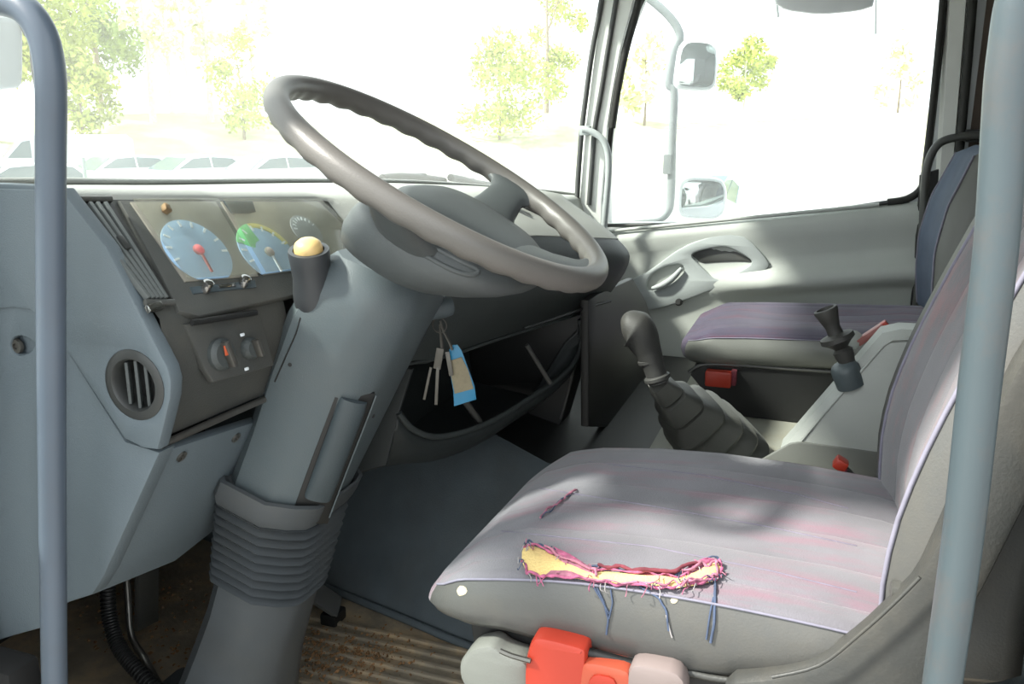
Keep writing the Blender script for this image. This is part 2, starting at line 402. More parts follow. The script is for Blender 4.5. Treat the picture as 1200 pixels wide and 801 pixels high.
# A-pillar of the passenger side: strips with real depth
ap = struct(loft('trim_2', [[AX(x0, y, 2.08), AX(x0+2, y, 2.05), AX(x1-2, y, 2.05), AX(x1, y, 2.08)] for y, x0, x1 in ((-60, 716, 762), (0, 706, 744), (60, 696, 728), (110, 690, 719), (150, 685, 713), (200, 681, 709), (235, 678, 706), (300, 672, 706))], PILLAR, closed=False))
AS = ((-60, 713, 730, 741, 758), (0, 705, 722, 731, 749), (60, 694, 712, 719, 733), (110, 687, 704, 709, 723), (150, 682, 697, 702, 717), (200, 678, 693, 697, 711), (240, 676, 690, 694, 708))
tube('windscreen_seal', [AX(r[1], r[0], 2.045) for r in AS], 0.009, SEAL_G, ap, n=4, seg=8)
tube('pillar_groove', [AX(r[2], r[0], 2.045) for r in AS], 0.008, SEAL_G, ap, n=4, seg=8)
tube('door_seal', [AX(r[4], r[0], 2.06) for r in AS[:-2]], 0.012, SEAL, ap, n=4, seg=8)
struct(loft('trim_8', [[(x0+dx, y0+dy, z) for dx, dy in ((0, 0), (0.07, 0.01), (0.06, 0.07), (-0.02, 0.06))] for x0, y0, z in ((-0.06, 0.945, 0.75), (-0.06, 0.945, 1.0), (-0.055, 0.86, 1.35), (-0.05, 0.78, 1.64))], PILLAR))
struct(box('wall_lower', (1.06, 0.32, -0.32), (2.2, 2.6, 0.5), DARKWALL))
# windscreen
WB = [(-0.02, 0.93, 1.022), (0.06, 0.935, 1.018), (0.18, 0.955, 1.012), (0.45, 1.02, 0.995), (0.9, 1.06, 0.972), (1.4, 1.05, 0.942), (1.8, 0.96, 0.905), (2.03, 0.85, 0.878), (2.10, 0.785, 0.865)]
WBs = cr(WB, 6)
def wtop(p): return V((p.x, p.y-0.15-0.03*(1-abs(p.x-1.05)), 1.56))
secs = []
for p in WBs:
    t = wtop(p); row = []
    for k in range(9):
        s = k/8; q = p.lerp(t, s); q.y += 0.03*math.sin(PI*s); row.append(q)
    secs.append(row)
w1 = struct(loft('window_1', [[q for q in r]+[q+V((0, -0.005, 0)) for q in reversed(r)] for r in secs], WGLASS))
struct(tube('trim_3', WBs, 0.006, VINYL_L, n=1, seg=8))       # lower windscreen seal
# outer cowl panel in front of the windscreen and the lower front pillar
struct(loft('trim_9', [[V((p.x, p.y+0.01, p.z-0.012)), V((p.x, max(p.y+0.08, 1.12), p.z-0.03)), V((p.x, 1.64, 0.90)), V((p.x, 1.64, 0.87)), V((p.x, p.y+0.03, p.z-0.06))] for p in WBs], CABPAINT))
struct(box('trim_10', (-0.02, 1.06, 0.35), (0.09, 0.08, 1.3), DARKWALL))
# ------------------------------------------------------------------ passenger door
WS_TOP = [(2.15-0, 0)]
def door_top(y):   # height of the sill under the window, from front to rear
    f = (0.70-y)/0.94
    return 0.742+0.128*min(max(f, 0), 1)
dr = thing('door_1', (2.1, 0.2, 0.1), None, None); struct(dr)
ys = [0.80-i*(1.10/44) for i in range(45)]
prof = [(0.0, 0.000), (0.012, -0.020), (0.035, -0.030), (0.075, -0.022), (0.125, -0.010), (0.16, -0.014), (0.175, -0.040), (0.20, -0.058), (0.225, -0.052), (0.24, -0.020), (0.27, -0.006), (0.34, -0.004), (0.46, -0.016), (0.60, -0.03)]
secs = []
for y in ys:
    row = []
    for d, dx in prof:
        k = 1.0
        if y > 0.15: k = max(0.0, 1-(y-0.15)/0.25)     # the ledge dies out towards the pull
        dd = dx if (d < 0.05 or d > 0.25) else dx*k-0.012*(1-k)
        row.append(V((2.105+dd, y, door_top(y)-d)))
    secs.append(row)
o = loft('door_card', secs, DOORM, dr, closed=False, caps=False, ang=70)
m_ = o.modifiers.new('t', 'SOLIDIFY'); m_.thickness = 0.006; m_.offset = 0
tube('window_ledge_trim', [V((2.082, y, door_top(y)+0.004)) for y in ys[2:-6:3]], 0.006, DOORM, dr, n=3, seg=8)
PD = Plane((2.075, 0, 0), (1, 0, 0))
pull = [(735, 330), (760, 318), (800, 288), (850, 271), (876, 278), (903, 308), (896, 320), (850, 334), (800, 353), (772, 362), (745, 365)]
plate('door_pull_panel', PD, pull, DOORP, dr, holes=[[(757, 333), (762, 322), (782, 311), (799, 309), (803, 318), (790, 331), (770, 340), (759, 341)], [(808, 299), (822, 293), (850, 288), (870, 297), (884, 308), (860, 322), (838, 328), (822, 313)]], th=0.03, bev=0.006, rnd=2, hrnd=2)
PD2 = Plane((2.098, 0, 0), (1, 0, 0))
plate('handle_recess', PD2, [(752, 345), (752, 315), (800, 300), (810, 315), (790, 345)], BLACK, dr, th=0.004, bev=0.001)
plate('pull_pocket', PD2, [(812, 322), (850, 306), (895, 306), (880, 328), (830, 340)], DOORP, dr, th=0.004, bev=0.001)
plate('pocket_roof', Plane((2.088, 0, 0), (1, 0, 0)), [(808, 297), (850, 286), (886, 308), (868, 306), (840, 307), (822, 309)], G_DARK, dr, th=0.012, bev=0.002, rnd=1)
tag(tube('door_lever', pxs([(764, 338), (776, 334), (788, 326), (799, 314)], 2.068), lambda t: 0.006+0.005*math.sin(PI*t), DOORP, dr, n=5), 'pale curved release lever in the dark recess')
# window ledge grab area and lower footwell trim on the passenger side
struct(plate('trim_4', Plane((2.02, 0, 0), (1, -0.35, 0)), [(778, 352), (792, 344), (800, 352), (822, 374), (800, 404), (778, 404), (765, 372)], DOORP, th=0.05, bev=0.006, rnd=1))
lathe('door_stop', AX(797, 354, 1.99), (-1, 0.2, 0.2), [(0.010, 0), (0.012, 0.012), (0.008, 0.02)], BLACK, bpy.data.objects['trim_4'], 12)

# ------------------------------------------------------------------ engine cover between the seats
def tun_x(y): return 0.78+0.25*(y-0.615) if y > 0.615 else 0.78
secs = []
for y in [-0.93, -0.4, 0.0, 0.34, 0.54, 0.615, 0.72, 0.9, 1.06, 1.3, 1.59]:
    xb = tun_x(y); xt = 1.0 if y < 0.54 else 1.0+(y-0.54)*0.30; zt = 0.355 if y < 0.54 else 0.355+(y-0.54)*0.25
    secs.append([(xb, y, 0.0), (xb+0.008, y, 0.03), (xb+(xt-xb)*0.5, y, zt*0.52), (xt-0.03, y, zt-0.035), (xt+0.02, y, zt-0.005), (xt+0.07, y, zt), (2.03, y, zt), (2.06, y, 0.0)])
ec = thing('engine_cover', (1.2, 0.3, 0), 'carpeted engine hump with a pale grey top between the two seats', 'engine cover')
S = [[V(p) for p in s] for s in secs]
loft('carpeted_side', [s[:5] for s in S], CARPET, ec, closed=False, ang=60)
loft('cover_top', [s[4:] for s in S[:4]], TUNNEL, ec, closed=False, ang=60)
loft('cover_front', [s[4:] for s in S[3:]], BLACK, ec, closed=False, ang=60)
tube('carpet_edge', [V((tun_x(y)-0.004, y, 0.012)) for y in (-0.3, 0.3, 0.6, 0.8, 1.0, 1.3)], 0.009, CARPET, ec, n=4, seg=8)

# ------------------------------------------------------------------ dashboard
db = thing('dashboard', (0.6, 0.8, 0.5), 'grey wraparound truck dashboard with gauges, round side vent and open storage shelf', 'dashboard')
DS = {  # x: (top edge, gauge foot, nose, lip, back of lip) in the (y, z) plane
    0.085: [(0.850, 1.000), (0.730, 0.862), (0.728, 0.79), (0.757, 0.705), (1.00, 0.69)],
    0.20: [(0.838, 0.992), (0.725, 0.857), (0.722, 0.79), (0.752, 0.705), (1.00, 0.69)],
    0.31: [(0.825, 0.984), (0.715, 0.850), (0.712, 0.79), (0.745, 0.705), (1.00, 0.69)],
    0.325: [(0.820, 0.981), (0.722, 0.850), (0.85, 0.82), (0.87, 0.705), (1.00, 0.69)],
    0.53: [(0.792, 0.968), (0.700, 0.848), (0.82, 0.82), (0.84, 0.705), (1.00, 0.68)],
    0.56: [(0.770, 0.962), (0.672, 0.86), (0.64, 0.78), (0.695, 0.680), (0.90, 0.68)],
    0.65: [(0.720, 0.955), (0.590, 0.895), (0.570, 0.78), (0.655, 0.668), (0.88, 0.67)],
    0.90: [(0.660, 0.945), (0.530, 0.875), (0.505, 0.77), (0.600, 0.663), (0.86, 0.66)],
    1.10: [(0.610, 0.935), (0.480, 0.850), (0.470, 0.77), (0.545, 0.660), (0.86, 0.66)],
    1.22: [(0.590, 0.930), (0.455, 0.835), (0.432, 0.765), (0.525, 0.655), (0.86, 0.65)],
    1.29: [(0.600, 0.925), (0.455, 0.825), (0.430, 0.765), (0.500, 0.655), (0.86, 0.65)],
    1.315: [(0.640, 0.91), (0.530, 0.83), (0.480, 0.76), (0.54, 0.660), (0.86, 0.65)],
    1.33: [(0.78, 0.89), (0.76, 0.82), (0.76, 0.75), (0.77, 0.65), (0.90, 0.64)],
    2.07: [(0.76, 0.85), (0.74, 0.78), (0.74, 0.68), (0.76, 0.60), (0.90, 0.60)],
}
def wby(x):
    for a, b in zip(WBs, WBs[1:]):
        if a.x <= x <= b.x:
            t = (x-a.x)/(b.x-a.x); return a.lerp(b, t)
    return WBs[-1]
xs = sorted(DS)
def dsec(x):
    for a, b in zip(xs, xs[1:]):
        if a-1e-9 <= x <= b+1e-9:
            t = (x-a)/(b-a); return [V((0, p[0]*(1-t)+q[0]*t, p[1]*(1-t)+q[1]*t)) for p, q in zip(DS[a], DS[b])]
def dprof(x):
    P = dsec(x); b = wby(x)
    out = []
    if x > 0.55:
        out += cr([P[0], P[1], P[2], P[3]], 6)
    else:
        out += [P[0].lerp(P[1], k/6) for k in range(6)]+cr([P[1], P[2], P[3]], 6)
    out.append(P[4])
    return [V((x, p.y, p.z)) for p in out]
allx = [0.085, 0.14, 0.20, 0.26, 0.31, 0.325, 0.43, 0.53, 0.545, 0.56, 0.60, 0.65, 0.72, 0.8, 0.9, 1.0, 1.1, 1.16, 1.22, 1.26, 1.29, 1.305, 1.315, 1.323, 1.33, 1.7, 2.07]
left = [x for x in allx if x <= 0.545]; right = [x for x in allx if x >= 0.545]
SD = lambda L_: [dprof(x) for x in L_]
o = loft('driver_fascia', [s for s in SD(left)], G_DARK, db, closed=False, ang=50)
o = loft('centre_fascia', [s[5:] for s in SD(right)], G_DASH, db, closed=False, ang=50)
# top surface: from the windscreen to the top edge, with a rolled front edge
secs = []
for x in sorted(set([0.05]+allx+[0.05+i*0.0505 for i in range(41)])):
    P = dsec(max(x, 0.085)); b = wby(x); t = V((x, P[0].y, P[0].z)); f = V((x, b.y, b.z-0.004))
    m1 = t.lerp(f, 0.12)+V((0, 0, 0.010)); m2 = t.lerp(f, 0.5)+V((0, 0, 0.008))
    lead = [t+V((0, -0.004, -0.008)), t+V((0, -0.002, -0.004))]
    if x > 0.545:
        C4 = [V((x, p.y, p.z+0.002)) for p in cr([P[0], P[1], P[2], P[3]], 6)[:7]]
        lead = [C4[6]+V((0, 0.004, -0.01)), C4[6]]
        secs.append(lead+C4[5:0:-1]+[t+V((0, 0.0, 0.004)), m1, m2, f])
    else:
        L0 = lead[1]
        secs.append([lead[0], lead[0].lerp(L0, 0.5)]+[lead[0].lerp(L0, 0.6+0.08*k) for k in range(5)]+[t+V((0, 0.0, 0.004)), m1, m2, f])
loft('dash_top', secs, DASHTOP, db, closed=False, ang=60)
# end cap of the centre fascia towards the passenger
# --- driver side cheek
PC = Plane((0.075, 0, 0), (1, 0, 0))
cheek_low = [(46, 228), (60, 228), (60, 375), (75, 405), (146, 517), (187, 530), (121, 676), (108, 697), (80, 706), (46, 722)]
plate('side_panel', PC, cheek_low, G_BLUE, db, th=0.03, bev=0.004, h=0)
vc = AX(160, 450, 0.070)
PCu = Plane((0.070, 0, 0), (1, 0, 0))
hc = PCu.l2(vc)
hole = [(hc[0]+0.042*math.cos(a*PI/16), hc[1]+0.042*math.sin(a*PI/16)) for a in range(32)]
cheek_up = [PCu.p2(*q) for q in [(44, 219), (74, 221), (84, 234), (128, 290), (168, 370), (199, 430), (203, 446), (202, 466), (194, 500), (187, 526), (170, 524), (148, 513), (72, 398), (60, 372), (44, 366)]]
plate('vent_panel', PCu, cheek_up, G_BLUE, db, holes=[hole], th=0.022, bev=0.004, h=0.004, px=False)
VENTM = mat('vent_ring_plastic', rgb(70, 72, 71), 0.4, 0.08, 12)
SLATM = mat('vent_slat_plastic', rgb(122, 128, 127), 0.5, 0.05, 12)
rv = lathe('round_vent', vc+V((0, 0, 0)), (-1, 0, 0), [(0.030, -0.03), (0.0305, 0.002), (0.033, 0.006), (0.040, 0.006), (0.044, 0.004), (0.045, 0.0), (0.045, -0.004), (0.041, -0.03)], VENTM, db, 40)
lathe('vent_bowl', vc, (-1, 0, 0), [(0.031, -0.031), (0.031, -0.028)], BLACK, rv, 32)
for k in (-1, 0, 1):
    y0 = k*0.0145; hh = math.sqrt(0.030**2-y0**2)
    box('vane', vc+V((0.004, y0, 0)), (0.012, 0.004, 2*hh), G_DASH, rv, 0.0012, axes((1, 0.5, 0), (0, 1, 0)))
# --- panel beside the door opening
PK = Plane((0.045, 0, 0), (1, 0, 0))
kp = struct(plate('trim_5', PK, [(-60, 213), (47, 217), (47, 736), (8, 747), (-60, 770)], G_BLUE, holes=[[(11, 405), (14, 396), (22, 393), (34, 396), (41, 403), (36, 412), (24, 417), (14, 413)]], th=0.02, bev=0.003, hrnd=1))
plate('upper_step', PK, [(-58, 219), (46, 222), (46, 368), (38, 361), (20, 359), (-58, 366)], G_BLUE, kp, th=0.006, bev=0.002, h=0.005)
lathe('screw', AX(21, 405, 0.052), (-1, 0, 0), [(0.010, 0), (0.009, 0.004), (0.004, 0.004), (0.004, 0.001)], STEEL, kp, 16)
plate('recess_back', Plane((0.057, 0, 0), (1, 0, 0)), [(5, 385), (48, 385), (48, 425), (5, 425)], G_BLUE, kp, th=0.004, bev=0.001)
# --- lower knee panel
PLw = plane3((0.08, 0.749, 0.693), (0.08, 0.884, 0.472), (0.4, 0.749, 0.693))
lp = plate('knee_panel', PLw, [(186, 531), (316, 489), (330, 500), (296, 575), (252, 621), (205, 658), (110, 697), (121, 676)], G_BLUE, db, th=0.014, bev=0.004)
for q in ((212, 534), (276, 512)): lathe('screw', PLw.hit(*q), PLw.n, [(0.008, 0), (0.008, 0.003), (0.003, 0.003), (0.003, 0.001)], STEEL, lp, 14)
PTs = plane3((0.08, 0.752, 0.70), (0.08, 0.76, 0.69), (0.4, 0.745, 0.70))
tube('trim_strip', [(0.085, 0.750, 0.700), (0.2, 0.746, 0.700), (0.31, 0.740, 0.700)], 0.005, STEEL, db, n=3, seg=8)
# --- instrument binnacle on the sloping gauge plane
PBn = plane3((0.10, 0.844, 0.998), (0.10, 0.727, 0.861), (0.538, 0.79, 0.967))
gf = plate('gauge_fascia', PBn, [(138, 236), (373, 236), (404, 266), (410, 335), (345, 347), (232, 372), (208, 366), (184, 318)], G_DARK, db, th=0.012, bev=0.003, h=0.004)
gb = plate('gauge_panel', PBn, [(150, 240), (250, 239), (300, 326), (214, 333)], GAUGEBACK, gf, th=0.003, bev=0.001, h=0.0065)
gb2 = plate('gauge_panel', PBn, [(256, 239), (371, 239), (398, 264), (400, 300), (384, 313), (306, 325)], GAUGEBACK, gf, th=0.003, bev=0.001, h=0.0065)
plate('display', PBn, [(258, 240), (292, 240), (296, 252), (288, 254), (268, 254)], LCD, gf, th=0.002, bev=0.0005, h=0.009)
def clip_disc(c, r, cut, n=40):
    return c, r
def gauge(cx, cy, r, cutline, kind):
    c = PBn.p2(cx, cy)
    pts = []
    (ax, ay), (bx, by) = PBn.p2(*cutline[0]), PBn.p2(*cutline[1])
    for k in range(48):
        a = 2*PI*k/48; x = c[0]+r*math.cos(a); y = c[1]+r*math.sin(a)
        t = (x-ax)/(bx-ax); yl = ay+(by-ay)*t
        pts.append((x, max(y, yl)))
    g = plate(kind, PBn, pts, GBLUE, db, th=0.002, bev=0.0003, h=0.0085, px=False)
    for k in range(11):
        a = math.radians(215-k*25)
        if math.sin(a) < -0.25: continue
        p = PBn.w(c[0]+r*0.86*math.cos(a), c[1]+r*0.86*math.sin(a), 0.0092)
        d_ = PBn.u*math.cos(a)+PBn.v*math.sin(a)
        box('tick', p, (0.009, 0.003, 0.001), GWHITE, g, 0, axes(d_, PBn.u*-math.sin(a)+PBn.v*math.cos(a)))
    return g, c
cut = [(214, 333), (300, 326)]
sp, c = gauge(228, 298, 0.0505, cut, 'speedometer')
nd = (PBn.v*-1+PBn.u*-0.15)
box('needle', PBn.w(c[0]-0.002, c[1]-0.018, 0.011), (0.036, 0.0035, 0.002), GRED, sp, 0.0005, axes(nd, PBn.u))
lathe('needle_hub', PBn.w(c[0], c[1], 0.009), PBn.n, [(0.008, 0), (0.008, 0.003), (0.005, 0.005)], GRED, sp, 16)
cut2 = [(304, 325), (384, 314)]
tg, c2 = gauge(311, 300, 0.0505, cut2, 'tachometer')
def arc_plate(name, c, r0, r1, a0, a1, m, parent):
    A0, A1 = math.radians(a0), math.radians(a1); n = 12
    pts = [(c[0]+r1*math.cos(A0+(A1-A0)*k/n), c[1]+r1*math.sin(A0+(A1-A0)*k/n)) for k in range(n+1)]
    pts += [(c[0]+r0*math.cos(A1-(A1-A0)*k/n), c[1]+r0*math.sin(A1-(A1-A0)*k/n)) for k in range(n+1)]
    return plate(name, PBn, pts, m, parent, th=0.0012, bev=0.0002, h=0.0095, px=False)
arc_plate('green_band', c2, 0.022, 0.052, 95, 150, GGREEN, tg)
arc_plate('yellow_band', c2, 0.044, 0.052, 10, 92, GYELLOW, tg)
box('needle', PBn.w(c2[0]-0.002, c2[1]-0.018, 0.011), (0.034, 0.0035, 0.002), GWHITE, tg, 0.0005, axes(nd, PBn.u))
lathe('needle_hub', PBn.w(c2[0], c2[1], 0.009), PBn.n, [(0.008, 0), (0.008, 0.003), (0.005, 0.005)], GAUGEBACK, tg, 16)
# small combined gauge on the right
c3 = PBn.p2(356, 274)
sg = plate('small_gauge', PBn, [(c3[0]+0.030*math.cos(a*PI/14), c3[1]+0.030*math.sin(a*PI/14)) for a in range(28)], GDUST, db, th=0.0016, bev=0.0003, h=0.0083, px=False)
for k in range(9):
    a = math.radians(20+k*18)
    box('tick', PBn.w(c3[0]+0.023*math.cos(a), c3[1]+0.023*math.sin(a), 0.0092), (0.006, 0.002, 0.001), GWHITE, sg, 0, axes(PBn.u*math.cos(a)+PBn.v*math.sin(a), PBn.u*-math.sin(a)+PBn.v*math.cos(a)))
plate('gauge_lens', PBn, [(150, 240), (250, 239), (300, 326), (214, 333)], LENS, gf, th=0.001, bev=0.0003, h=0.013)
plate('gauge_lens', PBn, [(256, 239), (371, 239), (398, 264), (400, 300), (384, 313), (306, 325)], LENS, gf, th=0.001, bev=0.0003, h=0.013)
# chrome knobs and button strip under the lens
for q in ((240, 341), (284, 335)):
    k_ = lathe('trip_knob', PBn.hit(q[0], q[1], 0.004), PBn.n+V((0, 0, 0.5)), [(0.006, 0), (0.006, 0.006), (0.005, 0.010), (0.007, 0.011), (0.007, 0.015), (0.004, 0.017)], CHROME, gf, 16)
plate('button_strip', PBn, [(220, 339), (296, 331), (298, 339), (224, 347)], LCD, gf, th=0.003, bev=0.001, h=0.006)
plate('button', PBn, [(252, 337), (272, 335), (273, 339), (254, 341)], CHROME, gf, th=0.003, bev=0.001, h=0.008)
# crumpled dead leaf stuck on the cluster top
lf = [PBn.hit(x_, y_, hh) for x_, y_, hh in ((188, 241, 0.010), (193, 237, 0.016), (199, 240, 0.010), (202, 247, 0.014), (196, 252, 0.011), (190, 248, 0.015))]
o = from_py('dead_leaf', lf+[PBn.hit(195, 244, 0.020)], [(i, (i+1) % 6, 6) for i in range(6)], mat('dry_leaf', rgb(170, 138, 96), 0.9, 0.2, 60), ang=80)
mm = o.modifiers.new('s', 'SOLIDIFY'); mm.thickness = 0.0015
tag(o, 'small crumpled brown dead leaf lying at the top of the gauge panel', 'leaf')
# --- demister grille: slats standing in a dark recess
dg_ = plate('demister_grille', PBn, [(84, 236), (126, 236), (198, 352), (172, 352)], BLACK, db, th=0.004, bev=0.001, h=0.006)
for k in range(5):
    t0 = k/4
    a = PBn.hit(86+(122-86)*t0, 238, 0.009); b = PBn.hit(174+(194-174)*t0, 350, 0.009)
    d_ = b-a
    box('slat', (a+b)/2, (d_.length, 0.0050, 0.008), SLATM, dg_, 0.001, axes(d_, PBn.n.cross(d_)))
a = PBn.hit(144, 285, 0.012)
box('slider', a, (0.020, 0.009, 0.008), VENTM, dg_, 0.002, axes(PBn.v, PBn.u))
for e_, (p, q) in enumerate((((78, 233), (130, 233)), ((170, 354), (204, 354)))):
    tube('grille_edge', [PBn.hit(*p, 0.008), PBn.hit(*q, 0.008)], 0.004, G_DARK, dg_, n=1, seg=8)
box('latch', PBn.hit(181, 360, 0.010), (0.022, 0.010, 0.008), CHROME, db, 0.002, axes(PBn.u, PBn.v))
# --- lamp switch panel
PSw = plane3((0.15, 0.727, 0.846), (0.15, 0.716, 0.763), (0.3, 0.717, 0.846))
swp = plate('switch_panel', PSw, [(212, 380), (300, 365), (318, 428), (247, 448), (236, 432)], G_DARK, db, th=0.012, bev=0.003, h=0.006)
tube('panel_slot', [PSw.hit(225, 378, 0.014), PSw.hit(300, 366, 0.014)], 0.004, BLACK, swp, n=1, seg=8)
for nm, q, r in (('lamp_knob', (257, 415), 0.021), ('dimmer_knob', (291, 408), 0.015)):
    p = PSw.hit(q[0], q[1], 0.006)
    kb = lathe(nm, p, PSw.n, [(r, 0), (r, 0.006), (r*0.86, 0.009), (r*0.8, 0.012)], G_DASH, swp, 28)
    par(box('grip', p+PSw.n*0.017, (r*1.7, r*0.42, 0.012), STEEL, None, 0.003, axes(PSw.v-PSw.u*0.25, PSw.u)), swp)
box('orange_mark', PSw.hit(266, 410, 0.0245), (0.013, 0.008, 0.002), ORANGE, swp, 0.0005, axes(PSw.v, PSw.u))
for q in ((284, 392), (289, 432)): box('indicator', PSw.hit(*q, 0.013), (0.006, 0.004, 0.003), GWHITE, swp, 0.0008, axes(PSw.u, PSw.v))
# dark cavity to the right of the switch panel, with a bundle of cable
tube('cable', [(0.33, 0.80, 0.80), (0.36, 0.77, 0.775), (0.42, 0.78, 0.77), (0.50, 0.80, 0.78)], 0.007, G_DARK, db, n=5, seg=8)
# --- lip strip and centre seam
def lipP(x, dy=0, dz=0): P = dsec(x); return V((x, P[3].y+dy, P[3].z+dz))
tube('lip_trim', [lipP(x, -0.008, 0.004) for x in (0.60, 0.7, 0.8, 0.9, 1.0, 1.1, 1.2, 1.26)], 0.0035, G_DASH, db, n=3, seg=8)
tube('shelf_seam', [V((x, (dsec(x)[3].y+dsec(x)[2].y)/2-0.025, (dsec(x)[3].z+dsec(x)[2].z)/2-0.02)) for x in (0.85, 0.95, 1.05, 1.15, 1.22)], 0.003, BLACK, db, n=3, seg=6)
# --- open storage shelf
rim = cr([(0.60, 0.690, 0.585), (0.63, 0.676, 0.545), (0.70, 0.655, 0.510), (0.83, 0.613, 0.498), (0.97, 0.572, 0.512), (1.11, 0.534, 0.532), (1.18, 0.520, 0.560), (1.205, 0.518, 0.600), (1.20, 0.522, 0.645)], 5)
tube('shelf_rim', rim, 0.006, G_DASH, db, n=1, seg=10)
secs = []
for p in rim:
    secs.append([p+V((0, 0.003, -0.003)), p+V((0, 0.006, -0.028)), p+V((0.0, 0.035, -0.058)), V((p.x, p.y+0.12, 0.44)), V((p.x, 0.80, 0.46)), V((p.x, 0.83, 0.66))])
tr = loft('storage_shelf', secs, G_TRAY, db, closed=False, ang=60)
mm = tr.modifiers.new('s', 'SOLIDIFY'); mm.thickness = 0.004; mm.offset = -1
plate('shelf_end', Plane((0.60, 0, 0), (1, 0, 0)), [Plane((0.60, 0, 0), (1, 0, 0)).l2((0.6, y, z)) for y, z in ((0.69, 0.585), (0.66, 0.67), (0.84, 0.67), (0.83, 0.44), (0.72, 0.48))], G_TRAY, db, th=0.008, bev=0.002, px=False)
plate('shelf_end', Plane((1.215, 0, 0), (1, 0, 0)), [Plane((1.215, 0, 0), (1, 0, 0)).l2((1.2, y, z)) for y, z in ((0.515, 0.59), (0.50, 0.66), (0.84, 0.66), (0.83, 0.44), (0.60, 0.48))], BLACK, db, th=0.008, bev=0.002, px=False)
tube('divider_rod', [AX(617, 404, 0.98), AX(645, 449, 1.02)], 0.005, VINYL, db, n=1, seg=10)
tube('divider_rod', [AX(538, 460, 0.80), AX(562, 494, 0.84)], 0.007, VINYL, db, n=1, seg=10)
# lower centre block below the shelf end, hiding the passenger footwell
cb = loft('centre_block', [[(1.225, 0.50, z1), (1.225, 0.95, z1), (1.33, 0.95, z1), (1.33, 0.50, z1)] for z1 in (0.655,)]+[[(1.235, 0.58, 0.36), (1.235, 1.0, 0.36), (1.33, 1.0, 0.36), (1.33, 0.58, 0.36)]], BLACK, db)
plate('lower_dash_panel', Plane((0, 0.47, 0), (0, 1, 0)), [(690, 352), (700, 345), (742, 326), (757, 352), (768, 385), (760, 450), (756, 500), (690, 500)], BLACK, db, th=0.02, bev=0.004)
tube('block_edge', [(1.225, 0.535, 0.58), (1.23, 0.545, 0.50), (1.235, 0.575, 0.38)], 0.004, G_DARK, db, n=3, seg=6)
box('bulkhead_cover', (1.7, 0.95, 0.60), (0.74, 0.12, 0.5), BLACK, db, 0.01)
# vents and wiper-side clutter on the dash top
TOPT = bvh(bpy.data.objects['dash_top'])
for (qx, qy), wd in (((600, 243), 0.03), ((622, 246), 0.025)):
    h_ = shoot([TOPT], qx, qy)
    if h_:
        tv = box('top_vent', h_[0]+V((0, 0, 0.004)), (wd, 0.035, 0.010), BLACK, db, 0.003, axes((0.95, 0.25, -0.03), (-0.25, 0.95, 0)))

# wipers parked outside at the foot of the windscreen
def wiper(pts, hub_px, y, label):
    P = [AY(a, b, y) for a, b in pts]
    t = thing('windscreen_wiper', (P[0].x, y, P[0].z), label, 'wiper', None)
    tube('blade', P, 0.012, BLACK, t, n=3, seg=8)
    h_ = AY(*hub_px, y+0.02)
    tube('arm', [h_, (h_+P[len(P)//2])/2+V((0, 0.0, 0.012)), P[len(P)//2]+V((0, 0, 0.008))], 0.008, BLACK, t, n=4, seg=8)
    lathe('spindle', h_+V((0, 0, -0.03)), (0, -0.3, 1), [(0.018, 0), (0.018, 0.03), (0.010, 0.038)], BLACK, t, 16)
wiper([(448, 209), (470, 207), (498, 209), (520, 212)], (460, 214), 1.13, 'black wiper outside the glass, just left above the horn pad')
wiper([(528, 208), (540, 210), (556, 214), (574, 217)], (548, 219), 1.11, 'black wiper outside the glass beside the far spoke of the steering wheel')

# ------------------------------------------------------------------ steering wheel
T = math.radians(30.5); RO = math.radians(3.2); W0 = V((0.348, 0.475, 1.015))
wn = V((math.sin(RO)*math.cos(T), -math.sin(T), math.cos(T)*math.cos(RO))).normalized()
wu = (V((1, 0, 0))-wn*wn.x).normalized(); wv = wn.cross(wu)
def WL(a, b, h=0): return W0+wu*a+wv*b+wn*h
sw = thing('steering_wheel', W0, 'large grey truck steering wheel with finger-grip rim, tilted back above the column', 'steering wheel')
vs = []; fs = []; NS, NR = 240, 20; RC, RR = 0.234, 0.0152
for i in range(NS):
    a = 2*PI*i/NS; e = V((math.cos(a), math.sin(a)))
    for k in range(NR):
        b = 2*PI*k/NR; cb_, sb_ = math.cos(b), math.sin(b)
        bump = 0.0026*(0.5+0.5*math.sin(36*a))
        wgt = max(0, -0.35*cb_-0.94*sb_)
        r = RR*(1.0+0.06*abs(sb_)) + (bump-0.0013)*wgt
        vs.append(WL((RC+r*cb_)*e.x, (RC+r*cb_)*e.y, r*sb_))
for i in range(NS):
    for k in range(NR):
        j = (i+1) % NS; k2 = (k+1) % NR
        fs.append((i*NR+k, i*NR+k2, j*NR+k2, j*NR+k))
from_py('rim', vs, fs, WHEELM, sw, ang=80)
def se(cx, cy, ax_, ay_, n, h, p=2.6):
    out = []
    for k in range(n):
        t = 2*PI*k/n; c_, s_ = math.cos(t), math.sin(t)
        out.append(WL(cx+ax_*math.copysign(abs(c_)**(2/p), c_), cy+ay_*math.copysign(abs(s_)**(2/p), s_), h))
    return out
